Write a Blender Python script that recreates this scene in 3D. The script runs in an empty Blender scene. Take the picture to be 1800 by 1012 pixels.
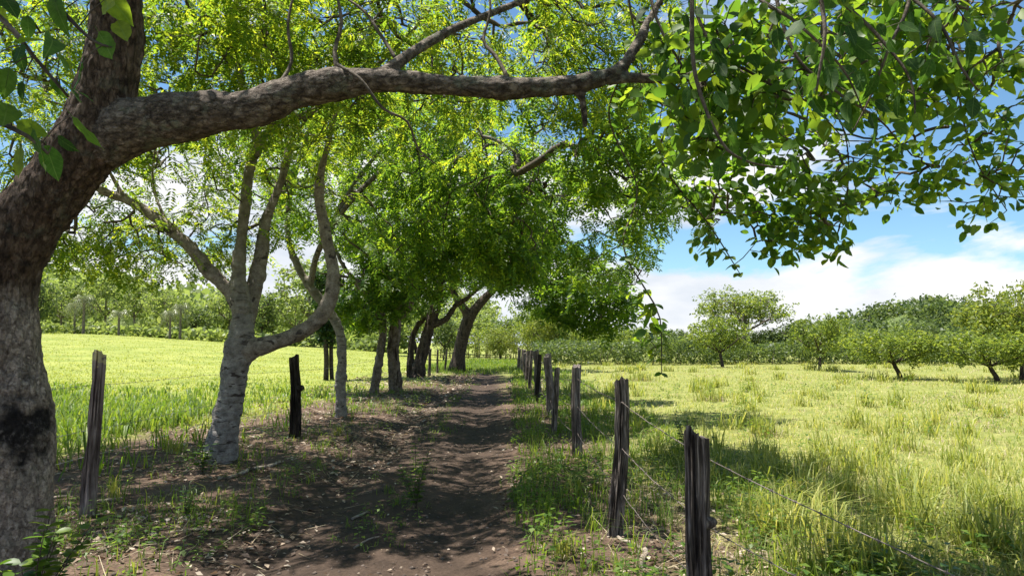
import bpy, math, random
import numpy as np
from mathutils import Vector, Matrix

# ------------------------------------------------------------------ camera, sky, sun
SC = bpy.context.scene
COL = SC.collection
rng = np.random.default_rng(11)
random.seed(11)
FPX, PITCH, EYE = 1216.0, math.radians(4.7), 1.6

cam = bpy.data.objects.new('camera', bpy.data.cameras.new('camera'))
COL.objects.link(cam)
cam.location = (0, 0, EYE)
cam.rotation_euler = (math.radians(90) + PITCH, 0, 0)
cam.data.sensor_width = 36
cam.data.lens = 36 * FPX / 1800
cam.data.clip_start = 0.05
cam.data.clip_end = 6000
SC.camera = cam

SUN_EL, SUN_AZ = math.radians(73), math.radians(-70)      # azimuth from +Y, negative = to the west of the track
SUN_DIR = Vector((math.sin(SUN_AZ) * math.cos(SUN_EL), math.cos(SUN_AZ) * math.cos(SUN_EL), math.sin(SUN_EL)))

world = bpy.data.worlds.new('World')
SC.world = world
world.use_nodes = True
nt = world.node_tree
nt.nodes.clear()
N, L = nt.nodes.new, nt.links.new
out = N('ShaderNodeOutputWorld')
bg = N('ShaderNodeBackground')
bg.inputs['Strength'].default_value = 0.064
sky = N('ShaderNodeTexSky')
sky.sky_type = 'NISHITA'
sky.sun_disc = False
sky.sun_elevation = SUN_EL
sky.sun_rotation = SUN_AZ
sky.air_density = 1.0
sky.dust_density = 0.0
sky.ozone_density = 1.5
tc_ = N('ShaderNodeTexCoord')
mp = N('ShaderNodeMapping')
mp.inputs['Scale'].default_value = (1.0, 1.0, 2.6)
mp.inputs['Location'].default_value = (3.1, 0.4, 0.1)
n1 = N('ShaderNodeTexNoise')
n1.inputs['Scale'].default_value = 2.6
n1.inputs['Detail'].default_value = 12
n1.inputs['Roughness'].default_value = 0.56
n1.inputs['Distortion'].default_value = 0.25
sep = N('ShaderNodeSeparateXYZ')
cov = N('ShaderNodeMapRange')           # more cloud low down, as cumulus always looks
cov.inputs['From Min'].default_value = 0.05
cov.inputs['From Max'].default_value = 0.22
cov.inputs['To Min'].default_value = 0.19
cov.inputs['To Max'].default_value = -0.03
add = N('ShaderNodeMath'); add.operation = 'ADD'
rmp = N('ShaderNodeValToRGB')
rmp.color_ramp.elements[0].position = 0.515
rmp.color_ramp.elements[1].position = 0.585
n2 = N('ShaderNodeTexNoise')
n2.inputs['Scale'].default_value = 5.0
n2.inputs['Detail'].default_value = 6
cr2 = N('ShaderNodeValToRGB')
cr2.color_ramp.elements[0].position = 0.35
cr2.color_ramp.elements[0].color = (5.0, 5.5, 6.2, 1)
cr2.color_ramp.elements[1].position = 0.6
cr2.color_ramp.elements[1].color = (7.4, 7.4, 7.4, 1)
mixc = N('ShaderNodeMix'); mixc.data_type = 'RGBA'
L(tc_.outputs['Generated'], mp.inputs['Vector'])
L(mp.outputs[0], n1.inputs['Vector'])
L(mp.outputs[0], n2.inputs['Vector'])
L(tc_.outputs['Generated'], sep.inputs[0])
L(sep.outputs['Z'], cov.inputs['Value'])
L(n1.outputs['Fac'], add.inputs[0])
L(cov.outputs[0], add.inputs[1])
L(add.outputs[0], rmp.inputs['Fac'])
L(n2.outputs['Fac'], cr2.inputs['Fac'])
L(rmp.outputs['Color'], mixc.inputs['Factor'])
tint = N('ShaderNodeMix'); tint.data_type = 'RGBA'; tint.blend_type = 'MULTIPLY'
tint.inputs['Factor'].default_value = 1.0
tint.inputs['B'].default_value = (0.80, 1.02, 1.10, 1)
L(sky.outputs[0], tint.inputs['A'])
L(tint.outputs['Result'], mixc.inputs['A'])
L(cr2.outputs[0], mixc.inputs['B'])
L(mixc.outputs['Result'], bg.inputs['Color'])
L(bg.outputs[0], out.inputs['Surface'])

sun = bpy.data.objects.new('sun', bpy.data.lights.new('sun', 'SUN'))
COL.objects.link(sun)
sun.data.energy = 5.0
sun.data.angle = math.radians(0.5)
sun.data.color = (1.0, 0.955, 0.88)
sun.rotation_euler = SUN_DIR.to_track_quat('Z', 'Y').to_euler()

SC.view_settings.view_transform = 'Standard'
SC.view_settings.look = 'None'
SC.view_settings.gamma = 1.0
SC.view_settings.exposure = 1.22
SC.render.engine = 'CYCLES'
SC.cycles.max_bounces = 8
SC.cycles.diffuse_bounces = 4
SC.cycles.glossy_bounces = 2
SC.cycles.transmission_bounces = 6

# ------------------------------------------------------------------ helpers
def PX(px, py, d):
    """the place seen at pixel (px, py) of the 1800-wide photograph, d metres along the track"""
    a, b = (px - 900) / FPX, (506 - py) / FPX
    v = np.array([a, math.cos(PITCH) - b * math.sin(PITCH), math.sin(PITCH) + b * math.cos(PITCH)])
    return np.array([0, 0, EYE]) + v * (d / v[1])

def norm(v):
    return v / np.maximum(np.linalg.norm(v, axis=-1, keepdims=True), 1e-9)

def _hash(i, seed):
    i = i.astype(np.int64)
    h = (i[..., 0] * 374761393 + i[..., 1] * 668265263 + i[..., 2] * 2147483647 + seed * 144665) & 0xffffffff
    h = ((h ^ (h >> 13)) * 1274126177) & 0xffffffff
    h = ((h ^ (h >> 16)) * 2246822519) & 0xffffffff
    return ((h ^ (h >> 15)) & 0xffffff) / float(0xffffff)

def vnoise(p, seed=0):
    p = np.asarray(p, float)
    if p.shape[-1] == 2:
        p = np.concatenate([p, np.zeros(p.shape[:-1] + (1,))], -1)
    i = np.floor(p); f = p - i; f = f * f * (3 - 2 * f)
    r = 0
    for dx in (0, 1):
        for dy in (0, 1):
            for dz in (0, 1):
                w = (f[..., 0] if dx else 1 - f[..., 0]) * (f[..., 1] if dy else 1 - f[..., 1]) * (f[..., 2] if dz else 1 - f[..., 2])
                r = r + w * _hash(i + np.array([dx, dy, dz]), seed)
    return r

def fbm(p, octv=4, seed=0):
    p = np.asarray(p, float); s, a, t = 0, 0.5, 0
    for o in range(octv):
        s = s + a * vnoise(p * 2 ** o + 17.3 * o, seed + o); t += a; a *= 0.5
    return s / t

def sstep(a, b, x):
    t = np.clip((x - a) / (b - a), 0, 1)
    return t * t * (3 - 2 * t)

def mesh_np(name, V, quads=None, tris=None, smooth=False):
    me = bpy.data.meshes.new(name)
    V = np.asarray(V, np.float32)
    fs = []
    if quads is not None and len(quads): fs.append(np.asarray(quads, np.int32))
    if tris is not None and len(tris): fs.append(np.asarray(tris, np.int32))
    me.vertices.add(len(V)); me.vertices.foreach_set('co', V.ravel())
    loops = np.concatenate([f.ravel() for f in fs])
    starts, o = [], 0
    for f in fs:
        starts.append(o + np.arange(len(f)) * f.shape[1]); o += f.size
    starts = np.concatenate(starts).astype(np.int32)
    me.loops.add(len(loops)); me.loops.foreach_set('vertex_index', loops)
    me.polygons.add(len(starts)); me.polygons.foreach_set('loop_start', starts)
    if smooth: me.polygons.foreach_set('use_smooth', np.ones(len(starts), bool))
    me.update(calc_edges=True)
    return me

class Geo:
    def __init__(s): s.v, s.q, s.t, s.n = [], [], [], 0
    def add(s, v, q=None, t=None):
        v = np.asarray(v, float).reshape(-1, 3)
        if q is not None and len(q): s.q.append(np.asarray(q) + s.n)
        if t is not None and len(t): s.t.append(np.asarray(t) + s.n)
        s.v.append(v); s.n += len(v)
    def mesh(s, name, smooth=False, origin=(0, 0, 0)):
        return mesh_np(name, np.concatenate(s.v) - np.asarray(origin), np.concatenate(s.q) if s.q else None,
                       np.concatenate(s.t) if s.t else None, smooth)

def obj(name, me, mat, parent=None, loc=None):
    o = bpy.data.objects.new(name, me)
    COL.objects.link(o)
    if mat is not None and not me.materials: me.materials.append(mat)
    if parent is not None: o.parent = parent
    if loc is not None: o.location = loc
    return o

def tag(o, label=None, cat=None, group=None, kind=None):
    if label: o['label'] = label
    if cat: o['category'] = cat
    if group: o['group'] = group
    if kind: o['kind'] = kind
    return o

def empty(name, loc):
    o = bpy.data.objects.new(name, None); COL.objects.link(o); o.location = loc
    o.empty_display_size = 0.2
    return o

def copy_tree(o, parent=None):
    c = o.copy(); COL.objects.link(c); c.parent = parent
    for ch in list(o.children): copy_tree(ch, c)
    return c

def tube(geo, P, R, k, cap=True, wob=None):
    P = np.asarray(P, float); R = np.asarray(R, float); n = len(P)
    T = norm(np.gradient(P, axis=0))
    m = norm(T.mean(0)); ref = np.eye(3)[np.argmin(abs(m))]
    S = norm(np.cross(T, ref)); U = np.cross(S, T)
    a = np.arange(k) * 2 * math.pi / k
    ring = np.cos(a)[None, :, None] * S[:, None] + np.sin(a)[None, :, None] * U[:, None]
    rr = R[:, None] * (wob if wob is not None else 1)
    rr = np.broadcast_to(rr, (n, k))
    V = P[:, None] + ring * rr[..., None]
    i = np.arange(n - 1)[:, None] * k; j = np.arange(k)[None]; j2 = (j + 1) % k
    q = np.stack([i + j, i + j2, i + k + j2, i + k + j], -1).reshape(-1, 4)
    V = V.reshape(-1, 3); t = []
    if cap:
        V = np.concatenate([V, P[:1], P[-1:]])
        c0, c1 = n * k, n * k + 1
        jj = np.arange(k); e = (n - 1) * k
        t = np.concatenate([np.stack([np.full(k, c0), (jj + 1) % k, jj], -1), np.stack([np.full(k, c1), e + jj, e + (jj + 1) % k], -1)])
    geo.add(V, q, t)

def smooth_path(pts, step=0.2):
    """Catmull-Rom through rows of (x, y, z, r)"""
    pts = np.asarray(pts, float)
    p = np.concatenate([[2 * pts[0] - pts[1]], pts, [2 * pts[-1] - pts[-2]]])
    res = []
    for a, b, c, d in zip(p[:-3], p[1:-2], p[2:-1], p[3:]):
        m = max(2, int(np.linalg.norm((c - b)[:3]) / step))
        t = (np.arange(m) / m)[:, None]
        res.append(0.5 * (2 * b + (c - a) * t + (2 * a - 5 * b + 4 * c - d) * t ** 2 + (3 * b - a - 3 * c + d) * t ** 3))
    res.append(pts[-1:])
    r = np.concatenate(res); r[:, 3] = np.maximum(r[:, 3], 0.003)
    return r

# ------------------------------------------------------------------ materials
def newmat(name):
    m = bpy.data.materials.new(name); m.use_nodes = True
    t = m.node_tree; t.nodes.clear()
    o = t.nodes.new('ShaderNodeOutputMaterial')
    return m, t, o

def ramp(t, stops):
    r = t.nodes.new('ShaderNodeValToRGB'); e = r.color_ramp.elements
    while len(e) < len(stops): e.new(0.5)
    for el, (p, c) in zip(e, stops):
        el.position = p; el.color = (*c, 1)
    return r

def noise(t, vec, scale, detail=4, rough=0.55, dist=0.0):
    n = t.nodes.new('ShaderNodeTexNoise')
    n.inputs['Scale'].default_value = scale; n.inputs['Detail'].default_value = detail
    n.inputs['Roughness'].default_value = rough; n.inputs['Distortion'].default_value = dist
    if vec is not None: t.links.new(vec, n.inputs['Vector'])
    return n

def mapping(t, scale=(1, 1, 1), src='Object'):
    c = t.nodes.new('ShaderNodeTexCoord'); m = t.nodes.new('ShaderNodeMapping')
    m.inputs['Scale'].default_value = scale
    t.links.new(c.outputs[src], m.inputs['Vector'])
    return m.outputs[0]

def mixrgb(t, a, b, fac, mode='MIX'):
    m = t.nodes.new('ShaderNodeMix'); m.data_type = 'RGBA'; m.blend_type = mode
    for k, v in (('Factor', fac), ('A', a), ('B', b)):
        if isinstance(v, (int, float)): m.inputs[k].default_value = v
        elif isinstance(v, tuple): m.inputs[k].default_value = (*v, 1)
        else: t.links.new(v, m.inputs[k])
    return m.outputs['Result']

def leaf_mat(name, stops, trans, tw=0.5, rough=0.45, patch=0.6):
    """thin leaf: reflects one colour, lets a yellower one through; colour varies leaf by leaf"""
    m, t, o = newmat(name); l = t.links.new
    g = t.nodes.new('ShaderNodeNewGeometry')
    nz = noise(t, mapping(t), patch, 3)
    ma = t.nodes.new('ShaderNodeMath'); ma.operation = 'MULTIPLY_ADD'
    ma.inputs[1].default_value = 0.55
    md = t.nodes.new('ShaderNodeMath'); md.operation = 'MULTIPLY'; md.inputs[1].default_value = 0.5
    l(g.outputs['Random Per Island'], ma.inputs[0]); l(nz.outputs['Fac'], md.inputs[0]); l(md.outputs[0], ma.inputs[2])
    r = ramp(t, stops); l(ma.outputs[0], r.inputs['Fac'])
    p = t.nodes.new('ShaderNodeBsdfPrincipled')
    p.inputs['Roughness'].default_value = rough
    p.inputs['Specular IOR Level'].default_value = 0.35
    l(r.outputs[0], p.inputs['Base Color'])
    tr = t.nodes.new('ShaderNodeBsdfTranslucent')
    l(mixrgb(t, r.outputs[0], trans, 1.0, 'MULTIPLY'), tr.inputs['Color'])
    mx = t.nodes.new('ShaderNodeMixShader'); mx.inputs[0].default_value = tw
    l(p.outputs[0], mx.inputs[1]); l(tr.outputs[0], mx.inputs[2]); l(mx.outputs[0], o.inputs['Surface'])
    return m

def rough_mat(name, color_socket_fn, bump_fn=None, rough=0.85, bstr=0.5, bdist=0.02):
    m, t, o = newmat(name)
    p = t.nodes.new('ShaderNodeBsdfPrincipled'); p.inputs['Roughness'].default_value = rough
    p.inputs['Specular IOR Level'].default_value = 0.2
    c = color_socket_fn(t)
    if isinstance(c, tuple): p.inputs['Base Color'].default_value = (*c, 1)
    else: t.links.new(c, p.inputs['Base Color'])
    if bump_fn:
        b = t.nodes.new('ShaderNodeBump'); b.inputs['Strength'].default_value = bstr; b.inputs['Distance'].default_value = bdist
        t.links.new(bump_fn(t), b.inputs['Height']); t.links.new(b.outputs[0], p.inputs['Normal'])
    t.links.new(p.outputs[0], o.inputs['Surface'])
    return m

def attr(t, name):
    a = t.nodes.new('ShaderNodeAttribute'); a.attribute_name = name
    return a

M = {}
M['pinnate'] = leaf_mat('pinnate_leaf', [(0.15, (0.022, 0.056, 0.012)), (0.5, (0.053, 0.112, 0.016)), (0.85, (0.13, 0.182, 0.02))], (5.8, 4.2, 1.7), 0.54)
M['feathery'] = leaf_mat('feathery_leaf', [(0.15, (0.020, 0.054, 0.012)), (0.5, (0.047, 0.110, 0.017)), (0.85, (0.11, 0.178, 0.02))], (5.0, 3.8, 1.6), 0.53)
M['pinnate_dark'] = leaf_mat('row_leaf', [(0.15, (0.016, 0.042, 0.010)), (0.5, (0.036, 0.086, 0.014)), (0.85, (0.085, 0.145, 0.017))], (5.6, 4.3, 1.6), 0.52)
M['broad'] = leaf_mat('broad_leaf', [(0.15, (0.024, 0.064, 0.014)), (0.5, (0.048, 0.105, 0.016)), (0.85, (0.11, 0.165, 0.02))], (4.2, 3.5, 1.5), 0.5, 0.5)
def near_leaf():
    m, t, o = newmat('large_leaf'); l = t.links.new
    oi = t.nodes.new('ShaderNodeObjectInfo')
    r = ramp(t, [(0.0, (0.016, 0.044, 0.010)), (0.5, (0.032, 0.08, 0.014)), (0.8, (0.065, 0.125, 0.018)), (1.0, (0.14, 0.18, 0.02))]); l(oi.outputs['Random'], r.inputs['Fac'])
    v = mapping(t); sp = t.nodes.new('ShaderNodeSeparateXYZ'); l(v, sp.inputs[0])
    ab = t.nodes.new('ShaderNodeMath'); ab.operation = 'ABSOLUTE'; l(sp.outputs['Y'], ab.inputs[0])
    mr = t.nodes.new('ShaderNodeMapRange'); mr.inputs['From Min'].default_value = .0006; mr.inputs['From Max'].default_value = .0018; mr.inputs['To Min'].default_value = 1; mr.inputs['To Max'].default_value = 0
    l(ab.outputs[0], mr.inputs['Value'])
    sl = t.nodes.new('ShaderNodeMath'); sl.operation = 'MULTIPLY_ADD'; sl.inputs[1].default_value = -.75; l(ab.outputs[0], sl.inputs[0]); l(sp.outputs['X'], sl.inputs[2])
    sn = t.nodes.new('ShaderNodeMath'); sn.operation = 'SINE'; k = t.nodes.new('ShaderNodeMath'); k.operation = 'MULTIPLY'; k.inputs[1].default_value = 480; l(sl.outputs[0], k.inputs[0]); l(k.outputs[0], sn.inputs[0])
    vr = t.nodes.new('ShaderNodeMapRange'); vr.inputs['From Min'].default_value = .86; vr.inputs['From Max'].default_value = 1; vr.inputs['To Max'].default_value = .45; l(sn.outputs[0], vr.inputs['Value'])
    mxn = t.nodes.new('ShaderNodeMath'); mxn.operation = 'MAXIMUM'; l(mr.outputs[0], mxn.inputs[0]); l(vr.outputs[0], mxn.inputs[1])
    nz = noise(t, v, 45, 4); rr = ramp(t, [(.35, (.75, .78, .7)), (.65, (1.2, 1.15, 1.1))]); l(nz.outputs['Fac'], rr.inputs['Fac'])
    c = mixrgb(t, r.outputs[0], rr.outputs[0], 1.0, 'MULTIPLY')
    hf = t.nodes.new('ShaderNodeMath'); hf.operation = 'MULTIPLY'; hf.inputs[1].default_value = .6; l(mxn.outputs[0], hf.inputs[0])
    c = mixrgb(t, c, (.11, .17, .05), hf.outputs[0])
    p = t.nodes.new('ShaderNodeBsdfPrincipled'); p.inputs['Roughness'].default_value = .6; p.inputs['Specular IOR Level'].default_value = .18; l(c, p.inputs['Base Color'])
    tr = t.nodes.new('ShaderNodeBsdfTranslucent'); l(mixrgb(t, c, (3.0, 3.0, 1.4), 1.0, 'MULTIPLY'), tr.inputs['Color'])
    mx = t.nodes.new('ShaderNodeMixShader'); mx.inputs[0].default_value = .42
    l(p.outputs[0], mx.inputs[1]); l(tr.outputs[0], mx.inputs[2]); l(mx.outputs[0], o.inputs['Surface'])
    return m
M['broad_near'] = near_leaf()
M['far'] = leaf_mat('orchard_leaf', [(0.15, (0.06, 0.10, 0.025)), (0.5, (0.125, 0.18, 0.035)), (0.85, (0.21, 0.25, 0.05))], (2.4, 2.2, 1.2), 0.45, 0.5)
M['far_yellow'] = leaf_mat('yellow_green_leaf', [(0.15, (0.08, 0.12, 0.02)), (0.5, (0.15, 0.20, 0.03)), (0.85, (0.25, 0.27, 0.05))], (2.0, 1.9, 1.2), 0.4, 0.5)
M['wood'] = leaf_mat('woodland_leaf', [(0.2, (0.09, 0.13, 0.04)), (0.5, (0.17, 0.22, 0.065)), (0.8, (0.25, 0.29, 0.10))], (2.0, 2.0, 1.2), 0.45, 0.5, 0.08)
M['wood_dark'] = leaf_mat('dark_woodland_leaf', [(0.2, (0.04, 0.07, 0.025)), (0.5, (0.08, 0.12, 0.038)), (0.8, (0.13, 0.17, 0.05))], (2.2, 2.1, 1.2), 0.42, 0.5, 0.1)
M['palm'] = leaf_mat('palm_leaf', [(0.2, (0.09, 0.11, 0.05)), (0.5, (0.14, 0.17, 0.07)), (0.8, (0.2, 0.2, 0.1))], (1.4, 1.4, 1.0), 0.3, 0.4)
M['ivy'] = leaf_mat('ivy_leaf', [(0.2, (0.012, 0.03, 0.008)), (0.5, (0.025, 0.055, 0.012)), (0.8, (0.04, 0.08, 0.015))], (2, 2, 1), 0.3)
M['grass_right'] = leaf_mat('meadow_grass', [(0.22, (0.14, 0.195, 0.035)), (0.48, (0.26, 0.295, 0.065)), (0.66, (0.39, 0.375, 0.13)), (0.88, (0.52, 0.455, 0.25))], (1.5, 1.5, 1.0), 0.42, 0.55, 0.28)
M['grass_clump'] = leaf_mat('clump_grass', [(0.18, (0.13, 0.18, 0.03)), (0.5, (0.24, 0.285, 0.055)), (0.85, (0.42, 0.40, 0.13))], (1.7, 1.6, 1.0), 0.42, 0.5, 0.6)
M['grass_left'] = leaf_mat('pasture_grass', [(0.18, (0.18, 0.23, 0.03)), (0.5, (0.265, 0.305, 0.055)), (0.85, (0.37, 0.38, 0.085))], (1.5, 1.5, 1.0), 0.4, 0.55, 0.3)
M['grass_tall'] = leaf_mat('tall_grass', [(0.18, (0.05, 0.10, 0.012)), (0.5, (0.10, 0.17, 0.02)), (0.85, (0.20, 0.24, 0.04))], (2.0, 1.9, 1.0), 0.45, 0.5, 0.6)
M['weed'] = leaf_mat('weed_leaf', [(0.18, (0.035, 0.075, 0.015)), (0.5, (0.07, 0.14, 0.02)), (0.85, (0.15, 0.21, 0.03))], (2.4, 2.2, 1.1), 0.45)
M['dry'] = leaf_mat('dead_leaf', [(0.2, (0.045, 0.030, 0.022)), (0.45, (0.14, 0.095, 0.068)), (0.65, (0.30, 0.23, 0.165)), (0.82, (0.50, 0.43, 0.35))], (1.2, 1.0, 0.8), 0.2, 0.7)
M['straw'] = leaf_mat('straw', [(0.2, (0.20, 0.155, 0.09)), (0.5, (0.36, 0.29, 0.18)), (0.85, (0.52, 0.45, 0.31))], (1.2, 1.1, 0.9), 0.25, 0.7)

def big_bark(stretch=(1, 1, .45), tone=((0.030, 0.020, 0.014), (0.095, 0.064, 0.045), (0.20, 0.148, 0.11)), nm='flaky_brown_bark'):
    def col(t):
        v = mapping(t, stretch); v2 = mapping(t)
        a = noise(t, v, 22, 8, 0.65, 0.4)
        brown = ramp(t, [(0.3, tone[0]), (0.5, tone[1]), (0.68, tone[2])])
        t.links.new(a.outputs['Fac'], brown.inputs['Fac'])
        b = noise(t, v2, 55, 6, 0.7, 0.2)
        pale = ramp(t, [(0.32, (0.085, 0.064, 0.052)), (0.46, (0.26, 0.21, 0.172)), (0.62, (0.42, 0.355, 0.30))])
        t.links.new(b.outputs['Fac'], pale.inputs['Fac'])
        c = mixrgb(t, brown.outputs[0], pale.outputs[0], attr(t, 'pale').outputs['Fac'])
        ck = t.nodes.new('ShaderNodeTexVoronoi'); ck.feature = 'DISTANCE_TO_EDGE'; ck.inputs['Scale'].default_value = 17
        wn = noise(t, v, 12, 6, 0.7); t.links.new(mixrgb(t, v, wn.outputs['Color'], 0.12), ck.inputs['Vector'])
        kr = ramp(t, [(0.0, (0.22, 0.2, 0.19)), (0.07, (0.8, 0.8, 0.8)), (0.2, (1.1, 1.1, 1.1))]); t.links.new(ck.outputs['Distance'], kr.inputs['Fac'])
        iv = t.nodes.new('ShaderNodeMapRange'); iv.inputs['To Min'].default_value = .78; iv.inputs['To Max'].default_value = .22; t.links.new(attr(t, 'pale').outputs['Fac'], iv.inputs['Value'])
        c = mixrgb(t, c, kr.outputs[0], iv.outputs[0], 'MULTIPLY')
        lich = noise(t, v2, 7, 5, 0.6)
        lr = ramp(t, [(0.56, (0, 0, 0)), (0.66, (1, 1, 1))]); t.links.new(lich.outputs['Fac'], lr.inputs['Fac'])
        mm = t.nodes.new('ShaderNodeMath'); mm.operation = 'MULTIPLY'
        t.links.new(lr.outputs[0], mm.inputs[0]); t.links.new(attr(t, 'moss').outputs['Fac'], mm.inputs[1])
        c = mixrgb(t, c, (0.16, 0.165, 0.125), mm.outputs[0])
        sr = noise(t, v2, 30, 6, 0.7)
        sc = ramp(t, [(0.4, (0.010, 0.008, 0.008)), (0.56, (0.03, 0.026, 0.025)), (0.72, (0.17, 0.15, 0.14))]); t.links.new(sr.outputs['Fac'], sc.inputs['Fac'])
        return mixrgb(t, c, sc.outputs[0], attr(t, 'scar').outputs['Fac'])
    def bmp(t):
        v = mapping(t, stretch); v2 = mapping(t)
        vo = t.nodes.new('ShaderNodeTexVoronoi'); vo.feature = 'DISTANCE_TO_EDGE'; vo.inputs['Scale'].default_value = 26
        n = noise(t, v, 30, 8, 0.7, 0.5)
        t.links.new(mixrgb(t, v, n.outputs['Color'], 0.06), vo.inputs['Vector'])
        r = ramp(t, [(0, (0, 0, 0)), (0.12, (1, 1, 1))]); t.links.new(vo.outputs['Distance'], r.inputs['Fac'])
        return mixrgb(t, n.outputs['Fac'], r.outputs[0], 0.25)
    return rough_mat(nm, col, bmp, 0.9, 1.0, 0.035)
M['bark_big'] = big_bark()
M['bark_biglimb'] = big_bark((.6, 1, 1), ((0.04, 0.030, 0.023), (0.125, 0.096, 0.075), (0.29, 0.245, 0.20)), 'mottled_limb_bark')

def pale_bark(name, cols, zs=3.2, dark=(0.05, 0.04, 0.035)):
    def col(t):
        v = mapping(t, (1, 1, 1)); vb = mapping(t, (1, 1, zs))
        a = noise(t, v, 9, 8, 0.65)
        r = ramp(t, [(0.3, cols[0]), (0.5, cols[1]), (0.7, cols[2])]); t.links.new(a.outputs['Fac'], r.inputs['Fac'])
        b = noise(t, vb, 6.5, 5, 0.55, 0.6)
        rb = ramp(t, [(0.57, (0, 0, 0)), (0.63, (1, 1, 1))]); t.links.new(b.outputs['Fac'], rb.inputs['Fac'])
        fn = noise(t, vb, 40, 8, 0.75); fr = ramp(t, [(.34, (.45, .42, .4)), (.6, (1.15, 1.15, 1.15))]); t.links.new(fn.outputs['Fac'], fr.inputs['Fac'])
        class _C: outputs = [mixrgb(t, r.outputs[0], fr.outputs[0], .8, 'MULTIPLY')]
        r = _C
        c = mixrgb(t, r.outputs[0], dark, rb.outputs[0])
        if name != 'pale_grey_bark': return c
        sp = t.nodes.new('ShaderNodeSeparateXYZ'); t.links.new(v, sp.inputs[0])
        ad = t.nodes.new('ShaderNodeMath'); ad.operation = 'MULTIPLY_ADD'; ad.inputs[1].default_value = 1.6; t.links.new(a.outputs['Fac'], ad.inputs[0]); t.links.new(sp.outputs['Z'], ad.inputs[2])
        mr = t.nodes.new('ShaderNodeMapRange'); mr.inputs['From Min'].default_value = 2.2; mr.inputs['From Max'].default_value = 3.6; t.links.new(ad.outputs[0], mr.inputs['Value'])
        old = ramp(t, [(0.3, (.085, .075, .05)), (0.5, (.16, .14, .105)), (0.7, (.26, .23, .19))]); t.links.new(a.outputs['Fac'], old.inputs['Fac'])
        return mixrgb(t, c, old.outputs[0], mr.outputs[0])
    def bmp(t):
        vb = mapping(t, (1, 1, zs))
        return noise(t, vb, 9, 8, 0.6, 0.5).outputs['Fac']
    return rough_mat(name, col, bmp, 0.85, 0.9, 0.03)
M['bark_pale'] = pale_bark('pale_grey_bark', [(0.11, 0.098, 0.09), (0.22, 0.203, 0.19), (0.35, 0.33, 0.31)])
M['bark_limb'] = pale_bark('grey_brown_bark', [(0.10, 0.082, 0.066), (0.20, 0.17, 0.14), (0.31, 0.275, 0.235)], 1.5)
M['bark_row'] = pale_bark('furrowed_bark', [(0.06, 0.045, 0.035), (0.15, 0.12, 0.095), (0.27, 0.23, 0.20)], 0.25, (0.03, 0.022, 0.018))
M['bark_dark'] = pale_bark('dark_bark', [(0.03, 0.022, 0.017), (0.065, 0.05, 0.04), (0.12, 0.095, 0.075)], 0.3, (0.02, 0.016, 0.013))
M['twig'] = pale_bark('twig_bark', [(0.05, 0.04, 0.03), (0.10, 0.08, 0.06), (0.17, 0.14, 0.11)], 1.0)
M['stick'] = pale_bark('dead_stick', [(0.16, 0.12, 0.09), (0.30, 0.25, 0.20), (0.44, 0.39, 0.33)], 1.0)

def post_mat(name, cols):
    def col(t):
        v = mapping(t, (1, 1, 0.07))
        a = noise(t, v, 42, 7, 0.6, 0.8)
        oi = t.nodes.new('ShaderNodeObjectInfo')
        r = ramp(t, [(0.34, cols[0]), (0.48, cols[1]), (0.64, cols[2])]); t.links.new(a.outputs['Fac'], r.inputs['Fac'])
        b = noise(t, mapping(t, (1, 1, 0.5)), 5, 5, 0.6)
        rb = ramp(t, [(0.42, (0.35, 0.33, 0.32)), (0.6, (1, 1, 1))]); t.links.new(b.outputs['Fac'], rb.inputs['Fac'])
        c = mixrgb(t, r.outputs[0], rb.outputs[0], 0.8, 'MULTIPLY')
        if name != 'sawn_brown_wood': return c
        sp = t.nodes.new('ShaderNodeSeparateXYZ'); t.links.new(mapping(t), sp.inputs[0])          # crust of lichen near its top
        ad = t.nodes.new('ShaderNodeMath'); ad.operation = 'MULTIPLY_ADD'; ad.inputs[1].default_value = .5; t.links.new(noise(t, mapping(t), 22, 4).outputs['Fac'], ad.inputs[0]); t.links.new(sp.outputs['Z'], ad.inputs[2])
        mr = t.nodes.new('ShaderNodeMapRange'); mr.inputs['From Min'].default_value = 1.63; mr.inputs['From Max'].default_value = 1.67; t.links.new(ad.outputs[0], mr.inputs['Value'])
        return mixrgb(t, c, (.42, .36, .20), mr.outputs[0])
    def bmp(t):
        return noise(t, mapping(t, (1, 1, 0.06)), 55, 8, 0.65, 0.8).outputs['Fac']
    return rough_mat(name, col, bmp, 0.9, 0.9, 0.02)
M['post_grey'] = post_mat('weathered_grey_wood', [(0.07, 0.055, 0.048), (0.20, 0.165, 0.15), (0.36, 0.315, 0.29)])
M['post_dark'] = post_mat('charred_dark_wood', [(0.018, 0.014, 0.012), (0.095, 0.077, 0.066), (0.38, 0.325, 0.285)])
M['post_black'] = post_mat('blackened_wood', [(0.012, 0.010, 0.009), (0.03, 0.025, 0.022), (0.09, 0.075, 0.065)])
M['post_brown'] = post_mat('sawn_brown_wood', [(0.09, 0.066, 0.058), (0.21, 0.16, 0.145), (0.36, 0.30, 0.275)])
M['wire'] = rough_mat('rusty_wire', lambda t: (0.16, 0.13, 0.115), None, 0.5)
M['wire_bright'] = rough_mat('galvanised_wire', lambda t: (0.25, 0.25, 0.25), None, 0.5)

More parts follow.
